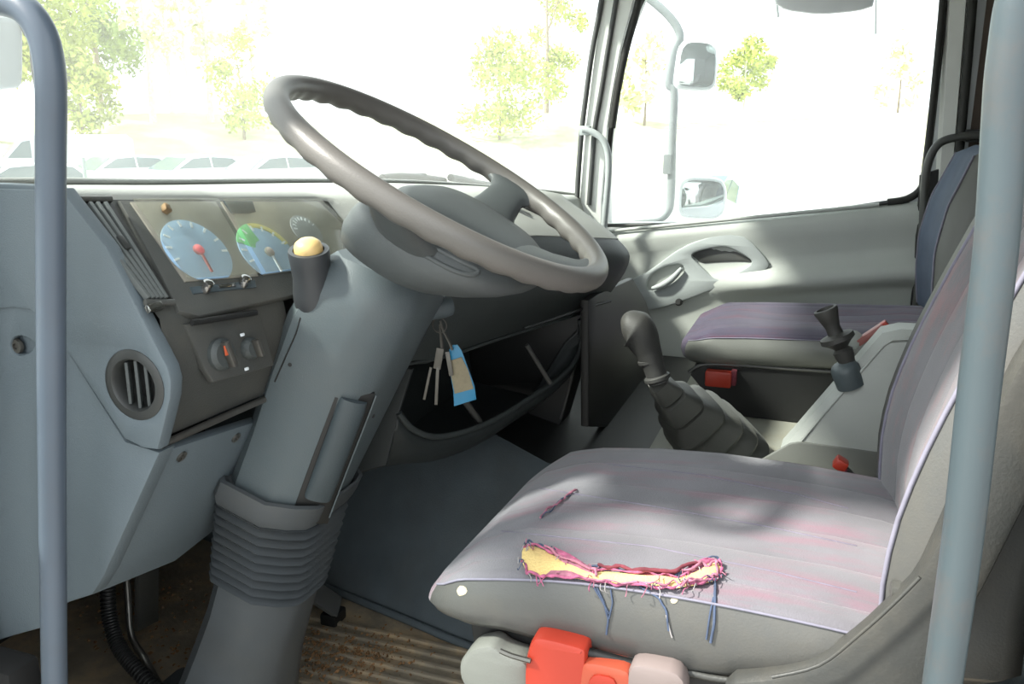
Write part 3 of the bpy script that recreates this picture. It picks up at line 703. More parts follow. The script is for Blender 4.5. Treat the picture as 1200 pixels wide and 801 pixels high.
# deep hub shell below the pad
hub = loft('hub_shell', [se(0, cv, a, b, 48, h, p) for a, b, h, p, cv in ((0.03, 0.03, -0.132, 2, 0.0), (0.085, 0.062, -0.130, 2.2, 0.0), (0.115, 0.085, -0.120, 2.3, -0.005), (0.135, 0.102, -0.100, 2.4, -0.022), (0.145, 0.115, -0.078, 2.5, -0.040), (0.146, 0.120, -0.060, 2.6, -0.054), (0.138, 0.112, -0.046, 2.6, -0.060), (0.125, 0.102, -0.040, 2.6, -0.062))], WHEELH, sw, ang=60)
pad = loft('horn_pad', [se(0, -0.064, a, b, 48, h, p) for a, b, h, p in ((0.120, 0.098, -0.044, 2.8), (0.123, 0.101, -0.037, 2.8), (0.119, 0.097, -0.028, 2.8), (0.104, 0.084, -0.021, 2.8), (0.066, 0.055, -0.016, 2.6), (0.02, 0.02, -0.015, 2))], WHEELH, sw, ang=60)
def seo(a, b, h, p=2.8): return se(0, -0.064, a, b, 48, h, p)
# horn pad: small blank badge recess and grille slots
tube('pad_groove', seo(0.121, 0.099, -0.041), 0.0015, G_DARK, pad, True, 1, 6)
# side spokes: broad blades from the hub to the rim
for s in (-1, 1):
    secs = []
    for t, xx, hh, v0, v1, th in ((0, 0.10, -0.060, -0.100, 0.010, 0.044), (0.3, 0.14, -0.050, -0.082, 0.008, 0.038), (0.55, 0.172, -0.034, -0.066, 0.004, 0.032), (0.8, 0.200, -0.015, -0.058, 0.002, 0.028), (0.92, 0.215, -0.006, -0.066, 0.012, 0.024), (1, 0.226, 0.0, -0.100, 0.045, 0.012)):
        row = []
        for k in range(20):
            an = 2*PI*k/20; c_, s_ = math.cos(an), math.sin(an)
            vm, vr = (v0+v1)/2, (v1-v0)/2
            v_ = vm+vr*math.copysign(abs(c_)**0.8, c_)
            x_ = xx
            if t == 1: x_ = math.sqrt(max(0.0, RC**2-v_**2))
            row.append(WL(s*x_, v_, hh+th*s_*0.5))
        secs.append(row)
    loft('spoke', secs, WHEELH, sw, ang=60)
# lower spoke: broad tongue running to the bottom of the rim
secs = []
for vv_, hh, hw, th in ((-0.13, -0.034, 0.085, 0.030), (-0.165, -0.024, 0.075, 0.026), (-0.195, -0.012, 0.075, 0.022), (-0.215, -0.004, 0.085, 0.018), (-0.232, 0.0, 0.10, 0.014)):
    row = []
    for k in range(20):
        an = 2*PI*k/20; c_, s_ = math.cos(an), math.sin(an)
        x_ = hw*math.copysign(abs(c_)**0.8, c_)
        v_ = vv_ if vv_ > -0.21 else -math.sqrt(RC**2-x_**2)*(-vv_/0.234)
        row.append(WL(x_, v_, hh+th*s_*0.5))
    secs.append(row)
loft('spoke', secs, WHEELH, sw, ang=60)
# raised panel moulded on the near flank of the hub
HUBT = bvh(hub)
fm = []
for q in ((466, 266), (480, 274), (510, 291), (540, 307), (560, 317), (552, 322), (530, 316), (500, 300), (476, 283), (464, 271)):
    h_ = shoot([HUBT], *q)
    if h_: fm.append(h_[0])
if len(fm) > 5: tube('flank_moulding', fm, 0.0032, WHEELH, hub, True, 4, 8)

# ------------------------------------------------------------------ steering column
sc = thing('steering_column', (0.372, 0.85, 0.0), 'blue-grey moulded steering column housing with ribbed rubber boot at its foot', 'steering column')
CA = V((0, 0.470, -0.883)).normalized(); CWd = V((0, 0.883, 0.470)).normalized()   # down the column, across it towards the windscreen
def colsec(z, yr, yf, x0, x1, ch=0.055, chx=0.045, r=0.018):
    """cross section cut square to the column; rear edge at yr, front edge at yf (heights follow the cut)"""
    P = [(x0, yr+ch), (x0, yf-r), (x0+r, yf), (x1-r, yf), (x1, yf-r), (x1, yr+0.03), (x1-0.02, yr+0.006), (x1-0.045, yr), (x0+chx+0.02, yr), (x0+chx, yr+0.004), (x0+chx*0.5, yr+ch*0.42)]
    P = [(a, b) for a, b in P]
    k = 0.34
    return [V((a, b, z+(b-yr)*k)) for a, b in P]
H = [colsec(0.485, 0.708, 0.84, 0.287, 0.463), colsec(0.60, 0.646, 0.785, 0.287, 0.463), colsec(0.70, 0.593, 0.74, 0.285, 0.465), colsec(0.78, 0.551, 0.70, 0.283, 0.470),
     colsec(0.825, 0.527, 0.672, 0.288, 0.478), colsec(0.855, 0.520, 0.655, 0.298, 0.478, 0.05), colsec(0.878, 0.525, 0.635, 0.315, 0.465, 0.04, 0.04)]
ch_ = loft('column_housing', H, G_COL, sc, ang=38)
COLT = bvh(ch_)
# seam down the left flank
def onc(px, py, off=0.0):
    h_ = shoot([COLT], px, py)
    return h_[0]+h_[1]*off if h_ else AX(px, py, 0.285)
tube('housing_seam', [onc(*q, 0.0) for q in ((352, 372), (347, 390), (336, 415), (322, 447))], 0.0012, BLACK, ch_, n=3, seg=6)
for q in ((340, 427), (437, 487)): lathe('screw', onc(*q, 0), (-1, -0.2, 0.1), [(0.003, -0.001), (0.003, 0.001), (0.001, 0.001)], BLACK, ch_, 10)
# height-adjust handle in its recess on the chamfered corner
PH = plane3((0.285, 0.763, 0.4997), (0.332, 0.712, 0.486), (0.285, 0.606, 0.799))
PH2 = Plane(onc(388, 540), PH.n, CA*-1)
rc = plate('handle_recess', PH2, [(392, 464), (439, 460), (439, 468), (384, 613), (338, 613), (342, 600)], BLACK, sc, th=0.006, bev=0.002, h=0.002)
hd = []
for t in [0, 0.08, 0.3, 0.6, 0.85, 0.97, 1.0]:
    cx, cy = 415+(372-415)*t, 468+(584-468)*t
    p = PH2.hit(cx, cy, 0.004); wd = 0.0215*(0.93 if t in (0, 1.0) else 1)
    row = []
    for k in range(13):
        an = PI*k/12
        row.append(p+PH2.u*math.cos(an)*wd+PH2.n*(math.sin(an)*(0.013 if t < 0.9 else 0.008)*(0.7 if t == 0 else 1)))
    hd.append(row)
loft('adjust_handle', hd, G_HANDLE, sc, ang=50)
tube('recess_edge', [PH2.hit(*q, 0.004) for q in ((441, 463), (430, 492), (408, 548), (386, 606))], 0.0014, G_COL, sc, n=3, seg=8)
# boot: moulded lip, bellows, skirt
LP = [colsec(0.535, 0.676, 0.824, 0.278, 0.473), colsec(0.520, 0.681, 0.836, 0.270, 0.481, 0.062, 0.05), colsec(0.495, 0.694, 0.848, 0.268, 0.483, 0.062, 0.05), colsec(0.482, 0.704, 0.852, 0.275, 0.476)]
loft('boot_lip', [colsec(0.515, 0.692, 0.828, 0.283, 0.469)]+[colsec(0.523, 0.684, 0.832, 0.276, 0.475, 0.06, 0.05)]+LP[1:], BOOT, sc, ang=38)
secs = []
NB = 9
for i in range(NB*4+1):
    t = i/(NB*4); z = 0.480-(0.480-0.335)*t; y0 = 0.708+(0.748-0.708)*t; y1 = 0.845+(0.885-0.845)*t
    x0 = 0.280+0.016*t; x1 = 0.470-0.020*t
    e = 0.0055*math.cos(2*PI*i/4)
    secs.append(colsec(z, y0-e, y1+e, x0-e, x1+e))
loft('bellows', secs, BOOT, sc, ang=75)
def fl(t, z, y0, y1, x0, x1, ch): return colsec(z, y0, y1, x0, x1, ch, ch)
loft('column_skirt', [colsec(0.335, 0.752, 0.882, 0.299, 0.446), colsec(0.27, 0.775, 0.905, 0.298, 0.450), colsec(0.20, 0.80, 0.935, 0.295, 0.455), colsec(0.12, 0.82, 0.97, 0.292, 0.46), colsec(0.05, 0.83, 1.00, 0.288, 0.465), colsec(-0.05, 0.835, 1.03, 0.284, 0.47)], BOOT, sc, ang=38)
box('column_foot', (0.37, 1.01, 0.03), (0.20, 0.22, 0.06), BOOT, sc, 0.02)
# ignition barrel at the top right of the housing
ib = lathe('ignition_barrel', (0.462, 0.545, 0.815), (0.75, -0.65, 0.1), [(0.016, -0.02), (0.018, 0.010), (0.016, 0.022), (0.010, 0.024)], G_COL, sc, 20)

# stalk with cream-coloured end button
st = thing('control_stalk', AX(368, 350, 0.31), 'stubby black upright control stalk with a round cream push button on its end', 'control stalk')
STALKM = mat('stalk_rubber', rgb(76, 80, 84), 0.45, 0.08, 14)
pa, pb = V(AX(369, 352, 0.310)), V(AX(362, 296, 0.290))
ad = (pb-pa).normalized()
L_ = (pb-pa).length
lathe('grip', pa, ad, [(0.022, -0.02), (0.0275, -0.008), (0.0290, 0.004), (0.0285, 0.015), (0.0260, L_*0.5), (0.0270, L_*0.8), (0.0285, L_), (0.0275, L_+0.005), (0.0215, L_+0.005), (0.020, L_-0.002)], STALKM, st, 32)
lathe('button', pb-ad*0.004, ad, [(0.0195, 0), (0.0195, 0.012), (0.0175, 0.018), (0.012, 0.0225), (0.004, 0.0245)], CREAM, st, 28, ang=60)

# keys hanging from the ignition
KEYM = mat('dull_key_metal', rgb(120, 118, 112), 0.35, 0.1, 40, metal=0.6)
def keything():
    k0 = V((0.476, 0.53, 0.815))
    k = thing('key_bunch', k0, 'bunch of small metal keys hanging from the ignition lock', 'keys')
    a = AX(515, 372, 0.48)
    tube('key_ring', [a+V((0, 0.012*math.cos(t), -0.012+0.012*math.sin(t))) for t in [i*PI/8 for i in range(16)]], 0.0012, STEEL, k, True, 1, 6)
    tube('chain', pxs([(516, 376), (519, 386), (523, 394), (527, 402), (530, 410)], 0.48), 0.0022, STEEL, k, n=4, seg=6)
    tube('chain', pxs([(516, 380), (517, 395), (518, 410), (516, 425)], 0.482), 0.0028, STEEL, k, n=4, seg=6)
    for (x0, y0), (x1, y1), wd in (((505, 430), (497, 468), 0.0022), ((513, 430), (511, 474), 0.0026), ((516, 408), (512, 432), 0.006), ((524, 412), (529, 440), 0.0035)):
        p, q = AX(x0, y0, 0.478), AX(x1, y1, 0.478)
        box('key', (p+q)/2, ((q-p).length, wd*2, 0.002), KEYM, k, 0.0006, axes(q-p, (0.3, -1, 0)))
    return k
keything()
tgp = Plane(AX(540, 440, 0.488), (1, 0.25, 0.0))
ft = thing('key_tag', AX(540, 405, 0.488), 'bright blue plastic key tag with a worn beige paper label', 'key tag')
plate('fob', tgp, [(525, 424), (526, 410), (531, 404), (536, 404), (541, 411), (548, 430), (556, 452), (558, 468), (532, 476), (531, 458)], mat('cyan_plastic', rgb(60, 165, 215), 0.4, 0.05), ft, th=0.003, bev=0.0008)
plate('paper_label', tgp, [(525, 423), (541, 418), (549, 434), (555, 455), (533, 461), (529, 442)], mat('worn_paper', rgb(188, 176, 146), 0.8, 0.18, 60, dirt=rgb(120, 120, 90), dirt_amt=0.6, dirt_scale=60), ft, th=0.0015, bev=0.0003, h=0.0015)

# ------------------------------------------------------------------ gear lever
gl = thing('gear_lever', (1.12, 0.2, 0.36), 'dark rubber-booted gear lever with a bulbous knob leaning forward, beside the seat', 'gear lever')
kp_ = pxs([(730, 386), (741, 385), (750, 392), (758, 408), (765, 426), (772, 448)], 0.92)
def kr(t):
    pts = [(0, 0.012), (0.06, 0.026), (0.15, 0.035), (0.28, 0.040), (0.45, 0.034), (0.65, 0.026), (0.85, 0.021), (1, 0.020)]
    for (a, ra), (b, rb) in zip(pts, pts[1:]):
        if a <= t <= b: return ra+(rb-ra)*(t-a)/(b-a)
    return 0.02
tube('knob', kp_, kr, RUBBER, gl, n=8, seg=24)
d_ = (kp_[-1]-kp_[-2]).normalized()
for q, r in (((762, 421), 0.0255), ((770, 442), 0.0265)):
    lathe('collar', AX(q[0], q[1], 0.922), d_, [(r*0.8, -0.006), (r, -0.002), (r, 0.004), (r*0.8, 0.008)], RUBBER, gl, 24)
B0, B1 = AX(770, 448, 0.93), AZ(852, 532, 0.36)
ax_ = (B1-B0).normalized(); bx = V((0.9, 0.4, 0)); bx = (bx-ax_*bx.dot(ax_)).normalized(); by = ax_.cross(bx)
secs = []
tiers = [0.028, 0.044, 0.062, 0.076, 0.084, 0.088]
for i, r in enumerate(tiers):
    t = i/len(tiers); t2 = (i+0.62)/len(tiers); t3 = (i+0.75)/len(tiers)
    for tt, rr in ((t, r*0.74), (t2, r*1.16), (t3, r*1.15), ((i+0.98)/len(tiers), r*0.74)):
        c = B0+(B1-B0)*tt
        row = []
        for k in range(28):
            an = 2*PI*k/28; c_, s_ = math.cos(an), math.sin(an)
            row.append(c+bx*rr*math.copysign(abs(c_)**0.5, c_)*0.92+by*rr*0.85*math.copysign(abs(s_)**0.5, s_))
        secs.append(row)
loft('rubber_boot', secs, mat('gear_boot_rubber', rgb(112, 113, 108), 0.5, 0.1, 12, 0.2, 300), gl, ang=35)
lathe('boot_flange', B1+V((0, 0, -0.004)), (0, 0, 1), [(0.115, -0.005), (0.115, 0.004), (0.10, 0.010)], TUNNEL, gl, 36)

# ------------------------------------------------------------------ console beside the driver's seat
cn = thing('centre_console', (1.05, -0.2, 0.355), 'pale grey sloping storage console between the seats', 'console')
xL = 0.92
A_, B_ = AX(930, 512, xL), AX(1042, 386, xL)
prf = [(A_.y+0.045, 0.35), (A_.y+0.02, A_.z-0.03), (A_.y, A_.z), (B_.y+0.01, B_.z-0.01), (B_.y-0.02, B_.z), (-0.62, B_.z+0.01), (-0.62, 0.35)]
loft('console_body', [[V((x+dx, y*1.0-(0.012 if e else 0), z-(0.010 if e else 0))) for y, z in prf] for x, dx, e in ((xL, 0, 1), (xL+0.012, 0, 0), (0.99, 0, 0), (1.002, 0, 1))], CONS, cn, ang=30)
PCn = Plane((xL-0.001, 0, 0), (1, 0, 0))
plate('side_inset', PCn, [(942, 512), (1040, 401), (1100, 398), (1120, 600), (935, 600)], CONS, cn, th=0.006, bev=0.002, h=0.003, rnd=0)
tube('inset_edge', pxs([(938, 518), (962, 489), (1036, 404), (1046, 398), (1100, 396)], xL-0.003), 0.003, CONS, cn, n=1, seg=6)
plate('lower_cover', Plane((xL-0.01, 0, 0), (1, 0, 0)), [(890, 540), (925, 520), (940, 518), (1060, 535), (1060, 640), (860, 640)], VINYL_L, cn, th=0.01, bev=0.003)
hv = thing('brake_valve', AX(1005, 436, 0.95), 'small black hand brake valve with a flanged knob standing on the grey console', 'brake valve')
p0, p1 = AX(993, 424, 0.93), AX(967, 362, 0.93); d_ = (p1-p0).normalized(); Ln = (p1-p0).length
lathe('valve_knob', p0, d_, [(0.014, -0.02), (0.014, 0.0), (0.017, Ln*0.12), (0.018, Ln*0.22), (0.012, Ln*0.27), (0.022, Ln*0.36), (0.031, Ln*0.42), (0.030, Ln*0.5), (0.014, Ln*0.54), (0.013, Ln*0.66), (0.017, Ln*0.8), (0.022, Ln*0.97), (0.021, Ln), (0.016, Ln*1.01), (0.015, Ln*0.96)], RUBBER, hv, 28)
lathe('valve_base', AX(991, 434, 0.925), (-0.2, 0.45, 1), [(0.026, -0.03), (0.026, 0.004), (0.022, 0.012), (0.014, 0.016)], G_COL, hv, 28)
pl_ = thing('belt_latch', AX(1010, 400, 1.04), 'faded pinkish latch with a red tip on the top edge of the console', 'latch')
box('latch_bar', (AX(1004, 402, 1.04)+AX(1036, 381, 1.04))/2, ((AX(1004, 402, 1.04)-AX(1036, 381, 1.04)).length, 0.022, 0.014), PINKRED, pl_, 0.004, axes(AX(1036, 381, 1.04)-AX(1004, 402, 1.04), (1, 0, 0)))
box('latch_tip', AX(1036, 380, 1.04), (0.014, 0.020, 0.012), RED, pl_, 0.003, axes(AX(1036, 381, 1.04)-AX(1004, 402, 1.04), (1, 0, 0)))
lathe('latch_pivot', AX(1000, 398, 1.04), (-1, 0, 0.3), [(0.018, -0.012), (0.018, 0.006), (0.012, 0.010)], CONS, pl_, 20)

# ------------------------------------------------------------------ seats
def outline(x0, x1, y0, y1, rf, rr, n=10, side=14):
    """counter-clockwise from the rear right; returns points and unit outward normals"""
    P = []; Nn = []
    def arc(cx, cy, r, a0):
        for k in range(n+1):
            a = math.radians(a0+90*k/n); P.append((cx+r*math.cos(a), cy+r*math.sin(a))); Nn.append((math.cos(a), math.sin(a)))
    def seg(ax, ay, bx_, by_, m, nn):
        for k in range(1, m): P.append((ax+(bx_-ax)*k/m, ay+(by_-ay)*k/m)); Nn.append(nn)
    seg(x1, y0+rr, x1, y1-rf, side, (1, 0)); arc(x1-rf, y1-rf, rf, 0)
    seg(x1-rf, y1, x0+rf, y1, side, (0, 1)); arc(x0+rf, y1-rf, rf, 90)
    seg(x0, y1-rf, x0, y0+rr, side, (-1, 0)); arc(x0+rr, y0+rr, rr, 180)
    seg(x0+rr, y0, x1-rr, y0, side, (0, -1)); arc(x1-rr, y0+rr, rr, 270)
    return P, Nn
def interp(tab, v):
    if v <= tab[0][0]: return tab[0][1]
    for (a, b), (c, d) in zip(tab, tab[1:]):
        if a <= v <= c:
            t = (v-a)/(c-a); return b+(d-b)*t
    return tab[-1][1]
def cushion(root, x0, x1, y0, y1, zs, zb, fab, vin, crown=0.02, tilt=0.0):
    """fabric top and front over vinyl flanks; zs and zb give seam and underside heights along y"""
    P, Nn = outline(x0, x1, y0, y1, 0.085, 0.05)
    cx, cy = (x0+x1)/2, (y0+y1)/2
    rings = []
    spec = [(-0.035, 'b', 0.0), (-0.010, 'b', 0.004), (0.004, 'b', 0.2), (0.010, 'b', 0.5), (0.007, 'b', 0.8), (0.0, 's', 0.0), (-0.008, 's', 0.006), (-0.022, 's', 0.45*crown), (-0.045, 's', 0.85*crown), (0.36, 'c', 1.0*crown), (0.52, 'c', 0.75*crown), (0.70, 'c', 0.5*crown), (0.86, 'c', 0.4*crown), (0.97, 'c', 0.35*crown)]
    for off, kind, dz in spec:
        row = []
        for (x, y), (nx, ny) in zip(P, Nn):
            X_, Y_ = x+nx*off, y+ny*off
            if kind == 'c': X_, Y_ = x+(cx-x)*off, y+(cy-y)*off
            s_, b_ = interp(zs, Y_), interp(zb, Y_)
            # front: the waterfall edge hangs to the underside
            z = (b_+(s_-b_)*dz) if kind == 'b' else s_+dz
            row.append(V((X_, Y_, z-tilt*max(0, (X_-x0)/(x1-x0)))))
        rings.append(row)
    K = len(P)
    vs = [v for r in rings for v in r]; ff = []; fv = []
    for i in range(len(rings)-1):
        for k in range(K):
            k2 = (k+1) % K; f = (i*K+k, i*K+k2, (i+1)*K+k2, (i+1)*K+k)
            nx = (Nn[k][0]+Nn[k2][0])/2
            side = abs(nx) > 0.55
            (fv if (i < 5 and side) else ff).append(f)
    ff.append(tuple((len(rings)-1)*K+k for k in range(K))); ff.append(tuple(range(K)))
    def sub(fs):
        used = sorted({i for f in fs for i in f}); mp = {u: n for n, u in enumerate(used)}
        return [vs[u] for u in used], [tuple(mp[i] for i in f) for f in fs]
    a, b = sub(ff); c = from_py('cushion_cover', a, b, fab, root, ang=80)
    for sg_ in (1, -1):
        a, b = sub([f for f in fv if (vs[f[0]].x-cx)*sg_ > 0]); d = from_py('cushion_side', a, b, vin, root, ang=80)
    for s in (-1, 1):
        seam = [rings[5][k]+V((Nn[k][0]*0.001, 0, 0.001)) for k in range(K) if (Nn[k][0]*s) > 0.55]
        seam.sort(key=lambda q: q.y)
        tube('seam_piping', seam[::2], 0.0015, PIPE, c, n=2, seg=8)
    return c, d
def backrest(root, x0, x1, tab, th, fab, vin, zt, bol=0.035, name=('backrest_cover', 'backrest_side'), pipe=PIPE, taper=0.0, shear=0.0):
    """tab: (z, y of the bolster front); fabric over the front, vinyl round the sides and back"""
    zz = [tab[0][0]-0.03]+[tab[0][0]+(zt-tab[0][0])*k/22 for k in range(23)]+[zt+0.02]
    rings = []
    M_ = 16
    for i, z in enumerate(zz):
        y = interp(tab, z)
        if z > tab[-1][0]: y = tab[-1][1]+(z-tab[-1][0])*(tab[-1][1]-tab[-2][1])/(tab[-1][0]-tab[-2][0])
        e = 0.03 if i in (0, len(zz)-1) else 0.0
        tw = taper*max(0, (z-tab[0][0])/(zt-tab[0][0]))**1.5
        a0, a1 = x0+e+tw, x1-e-tw; row = []
        cx, hw = (a0+a1)/2, (a1-a0)/2
        yf, yb = y-e, y-th+e
        # front from left to right
        for k in range(M_+1):
            u = -1+2*k/M_; X_ = cx+hw*u*0.93
            d = bol*(1-min(1, abs(u)**3))
            row.append(V((X_, yf-d-(0.008 if abs(u) > 0.95 else 0)-shear*(u+1)/2, z)))
        for (fx, fy) in ((1.0, 0.18), (1.03, 0.5), (1.0, 0.85)): row.append(V((cx+hw*fx, yf+(yb-yf)*fy, z)))
        for k in range(9): row.append(V((cx+hw*0.93*(1-k/4), yb, z)))
        for (fx, fy) in ((-1.0, 0.85), (-1.03, 0.5), (-1.0, 0.18)): row.append(V((cx+hw*fx, yf+(yb-yf)*fy, z)))
        rings.append(row)
    K = len(rings[0]); vs = [v for r in rings for v in r]; ff = []; fv = []
    for i in range(len(rings)-1):
        for k in range(K):
            k2 = (k+1) % K; f = (i*K+k, i*K+k2, (i+1)*K+k2, (i+1)*K+k)
            (ff if k < M_ else fv).append(f)
    fv.append(tuple(range(K))); fv.append(tuple((len(rings)-1)*K+k for k in range(K)))
    def sub(fs):
        used = sorted({i for f in fs for i in f}); mp = {u: n for n, u in enumerate(used)}
        return [vs[u] for u in used], [tuple(mp[i] for i in f) for f in fs]
    a, b = sub(ff); c = from_py(name[0], a, b, fab, root, ang=80)
    a, b = sub(fv); d = from_py(name[1], a, b, vin, root, ang=80)
    for k in (0, M_):
        tube('seam_piping', [r[k]+V((-0.001 if k == 0 else 0.001, 0.001, 0)) for r in rings[1:-1:2]], 0.0026, pipe, c, n=2, seg=8)
    return c, d

ds = thing('driver_seat', (0.385, 0.1, 0.0), 'driver seat with a torn cushion, grey-lilac cloth with pink streaks and grey vinyl sides', 'seat')
zs = [(-0.16, 0.580), (0.0, 0.590), (0.12, 0.592), (0.22, 0.587), (0.32, 0.575), (0.37, 0.562), (0.41, 0.535), (0.44, 0.512)]
zb = [(-0.16, 0.575), (-0.09, 0.555), (0.0, 0.515), (0.12, 0.490), (0.22, 0.492), (0.32, 0.497), (0.40, 0.480), (0.44, 0.475)]
zb2 = [(-0.16, 0.530), (-0.06, 0.520), (0.02, 0.505), (0.12, 0.490), (0.22, 0.494), (0.32, 0.502), (0.40, 0.497), (0.44, 0.492)]
cc, cs = cushion(ds, 0.135, 0.620, -0.15, 0.432, zs, zb2, CLOTH, VINYL, crown=0.010, tilt=0.018)
SEAT = [bvh(cc), bvh(cs)]
def ons(px, py, off=0.002):
    h_ = shoot(SEAT, px, py)
    if h_ is None: return AX(px, py, 0.15)
    return h_[0]+h_[1]*off
for L2 in ([(632, 572), (760, 592), (900, 617), (1030, 645)], [(588, 622), (760, 640), (900, 668), (1030, 700)], [(690, 541), (820, 556), (930, 578), (1010, 600)]):
    tube('stitched_seam', [ons(L2[i][0]+(L2[i+1][0]-L2[i][0])*t/5, L2[i][1]+(L2[i+1][1]-L2[i][1])*t/5, 0.0002) for i in range(3) for t in range(5)], 0.0010, SEAMM, cc, n=2, seg=6)
# the long tear along the seam: foam showing between frayed lips
top = [(614, 645), (622, 641), (640, 648), (665, 660), (690, 671), (720, 673), (760, 677), (790, 680), (805, 676), (825, 662), (840, 662), (845, 668)]
bot = [(845, 674), (835, 684), (815, 689), (790, 691), (760, 688), (730, 687), (705, 684), (680, 680), (655, 677), (635, 678), (618, 672), (612, 660)]
loop = top+bot
vs = []; c0 = []
for a, b in loop: vs.append(ons(a, b, 0.0035))
mid = [((a[0]+b[0])/2, (a[1]+b[1])/2) for a, b in zip(top, reversed(bot))]
m0 = len(vs)
for i, (a, b) in enumerate(mid): vs.append(ons(a, b, 0.008+0.002*math.sin(i*2.1)))
fs = []
n_ = len(top)
for i in range(n_-1):
    fs.append((i, i+1, m0+i+1, m0+i)); j = len(loop)-1-i; fs.append((m0+i, m0+i+1, j-1, j))
from_py('exposed_foam', vs, fs, FOAM, ds, ang=80)
rnd = random.Random(3)
def frayed(name, L2, r, m, parent, jit=3.0, off=0.004, n=3, closed=False):
    P = []
    for i in range(len(L2)-1):
        for t in range(3):
            a = L2[i][0]+(L2[i+1][0]-L2[i][0])*t/3+rnd.uniform(-jit, jit)*0.5; b = L2[i][1]+(L2[i+1][1]-L2[i][1])*t/3+rnd.uniform(-jit, jit)
            P.append(ons(a, b, off+rnd.uniform(0, 0.004)))
    P.append(ons(*L2[-1], off))
    rs = [rnd.uniform(0.6, 1.3) for _ in range(60)]
    return tube(name, P, lambda t: r*rs[int(t*59)], m, parent, closed, n, 8)
MAG2 = mat('rose_threads', rgb(214, 140, 165), 0.95, 0.25, 150, 0.4, 300)
DKRED = mat('dark_red', rgb(150, 70, 84), 0.95, 0.3, 100)  # dark red for torn strands, one cloth flap and the buckle parts
frayed('torn_edge', top, 0.0015, MAGENTA, ds, 2.2)
frayed('torn_edge', [(l[0], l[1]-3) for l in top], 0.0014, THREAD_B, ds, 2.5, 0.002)
frayed('torn_edge', bot, 0.0017, MAGENTA, ds, 2.2)
frayed('torn_edge', [(l[0], l[1]-2) for l in bot[1:8]], 0.0013, MAG2, ds, 3, 0.007)
frayed('torn_edge', [(640, 650), (660, 662), (690, 674), (700, 679)], 0.0016, MAG2, ds, 2, 0.009)
frayed('torn_edge', [(700, 671), (740, 674), (790, 676), (820, 668)], 0.0022, DKRED, ds, 2, 0.008)
frayed('torn_edge', [(800, 676), (822, 668), (838, 668), (842, 678), (826, 686), (800, 686)], 0.0018, MAG2, ds, 4, 0.006)
def flap(L2, m, lift):
    ring = [ons(a+rnd.uniform(-1, 1), b+rnd.uniform(-1, 1), lift*(0.4+0.6*rnd.random())) for a, b in L2]
    c = sum(ring, V((0, 0, 0)))/len(ring)+V((0, 0, lift*0.4)); n0 = len(ring)
    o = from_py('cloth_flap', ring+[c], [(i, (i+1) % n0, n0) for i in range(n0)], m, ds, ang=80)
    return o
flap([(640, 645), (655, 650), (672, 659), (692, 668), (703, 678), (690, 676), (668, 668), (652, 658)], MAG2, 0.008)
flap([(648, 647), (668, 655), (690, 666), (676, 664), (660, 658)], MAGENTA, 0.010)
flap([(650, 668), (668, 672), (690, 677), (700, 683), (678, 681), (655, 678), (640, 677)], MAG2, 0.007)
flap([(798, 676), (812, 666), (826, 658), (840, 658), (845, 668), (840, 680), (826, 686), (808, 687), (822, 678), (812, 676)], MAG2, 0.007)
flap([(806, 670), (822, 660), (838, 660), (828, 666), (815, 672)], MAGENTA, 0.010)
flap([(740, 671), (765, 674), (790, 678), (800, 674), (790, 682), (765, 679), (745, 676)], DKRED, 0.006)
for _ in range(70):       # single loose threads standing off the tear
    side_ = rnd.random() < 0.5
    L2 = top if side_ else bot
    i = rnd.randrange(len(L2)-1); t = rnd.random(); a = L2[i][0]*(1-t)+L2[i+1][0]*t; b = L2[i][1]*(1-t)+L2[i+1][1]*t
    P = [ons(a, b, 0.003)]
    dx, dy = rnd.uniform(-5, 5), rnd.uniform(-3, 5)
    for k in (1, 2, 3): P.append(ons(a+dx*k*0.6+rnd.uniform(-2, 2), b+dy*k*0.7, 0.004+rnd.uniform(0, 0.008)))
    tube('loose_thread', P, 0.0006, rnd.choice([MAGENTA, MAG2, THREAD_W, THREAD_B]), ds, n=3, seg=4)
for L2, m, r in (([(700, 688), (708, 705), (713, 725), (711, 742)], THREAD_B, 0.0012), ([(694, 684), (704, 700), (714, 718)], THREAD_B, 0.0012), ([(750, 688), (772, 700), (781, 715), (784, 738)], THREAD_B, 0.0013), ([(781, 720), (786, 740), (788, 746)], THREAD_W, 0.0010), ([(838, 668), (838, 700), (837, 730), (833, 752)], THREAD_B, 0.0015), ([(838, 690), (832, 720), (828, 748)], THREAD_B, 0.0010), ([(716, 690), (718, 706), (714, 724)], THREAD_B, 0.0010)):
    P = []
    for i in range(len(L2)-1):
        for t in (0, 0.5): P.append(ons(L2[i][0]+(L2[i+1][0]-L2[i][0])*t, L2[i][1]+(L2[i+1][1]-L2[i][1])*t, 0.0015))
    P.append(ons(*L2[-1], 0.0015))
    tube('hanging_thread', P, r, m, ds, n=3, seg=6)
# the smaller run in the cloth near the front edge
frayed('snagged_cloth', [(632, 607), (642, 600), (655, 590), (664, 582), (676, 574)], 0.0016, MAG2, ds, 3, 0.001)
frayed('snagged_cloth', [(634, 609), (648, 598), (668, 581)], 0.0010, THREAD_B, ds, 2, 0.001)
# torn patches in the vinyl flank
for c_, r_ in (((541, 692), 7), ((790, 703), 5)):
    ring = [ons(c_[0]+r_*(0.7+0.3*rnd.random())*math.cos(a*PI/5), c_[1]+r_*(0.7+0.3*rnd.random())*math.sin(a*PI/5), 0.0006) for a in range(10)]
    from_py('vinyl_patch', ring+[ons(*c_, 0.0012)], [(i, (i+1) % 10, 10) for i in range(10)], mat('bare_backing', rgb(226, 214, 186), 0.9, 0.2, 80), cs, ang=80)
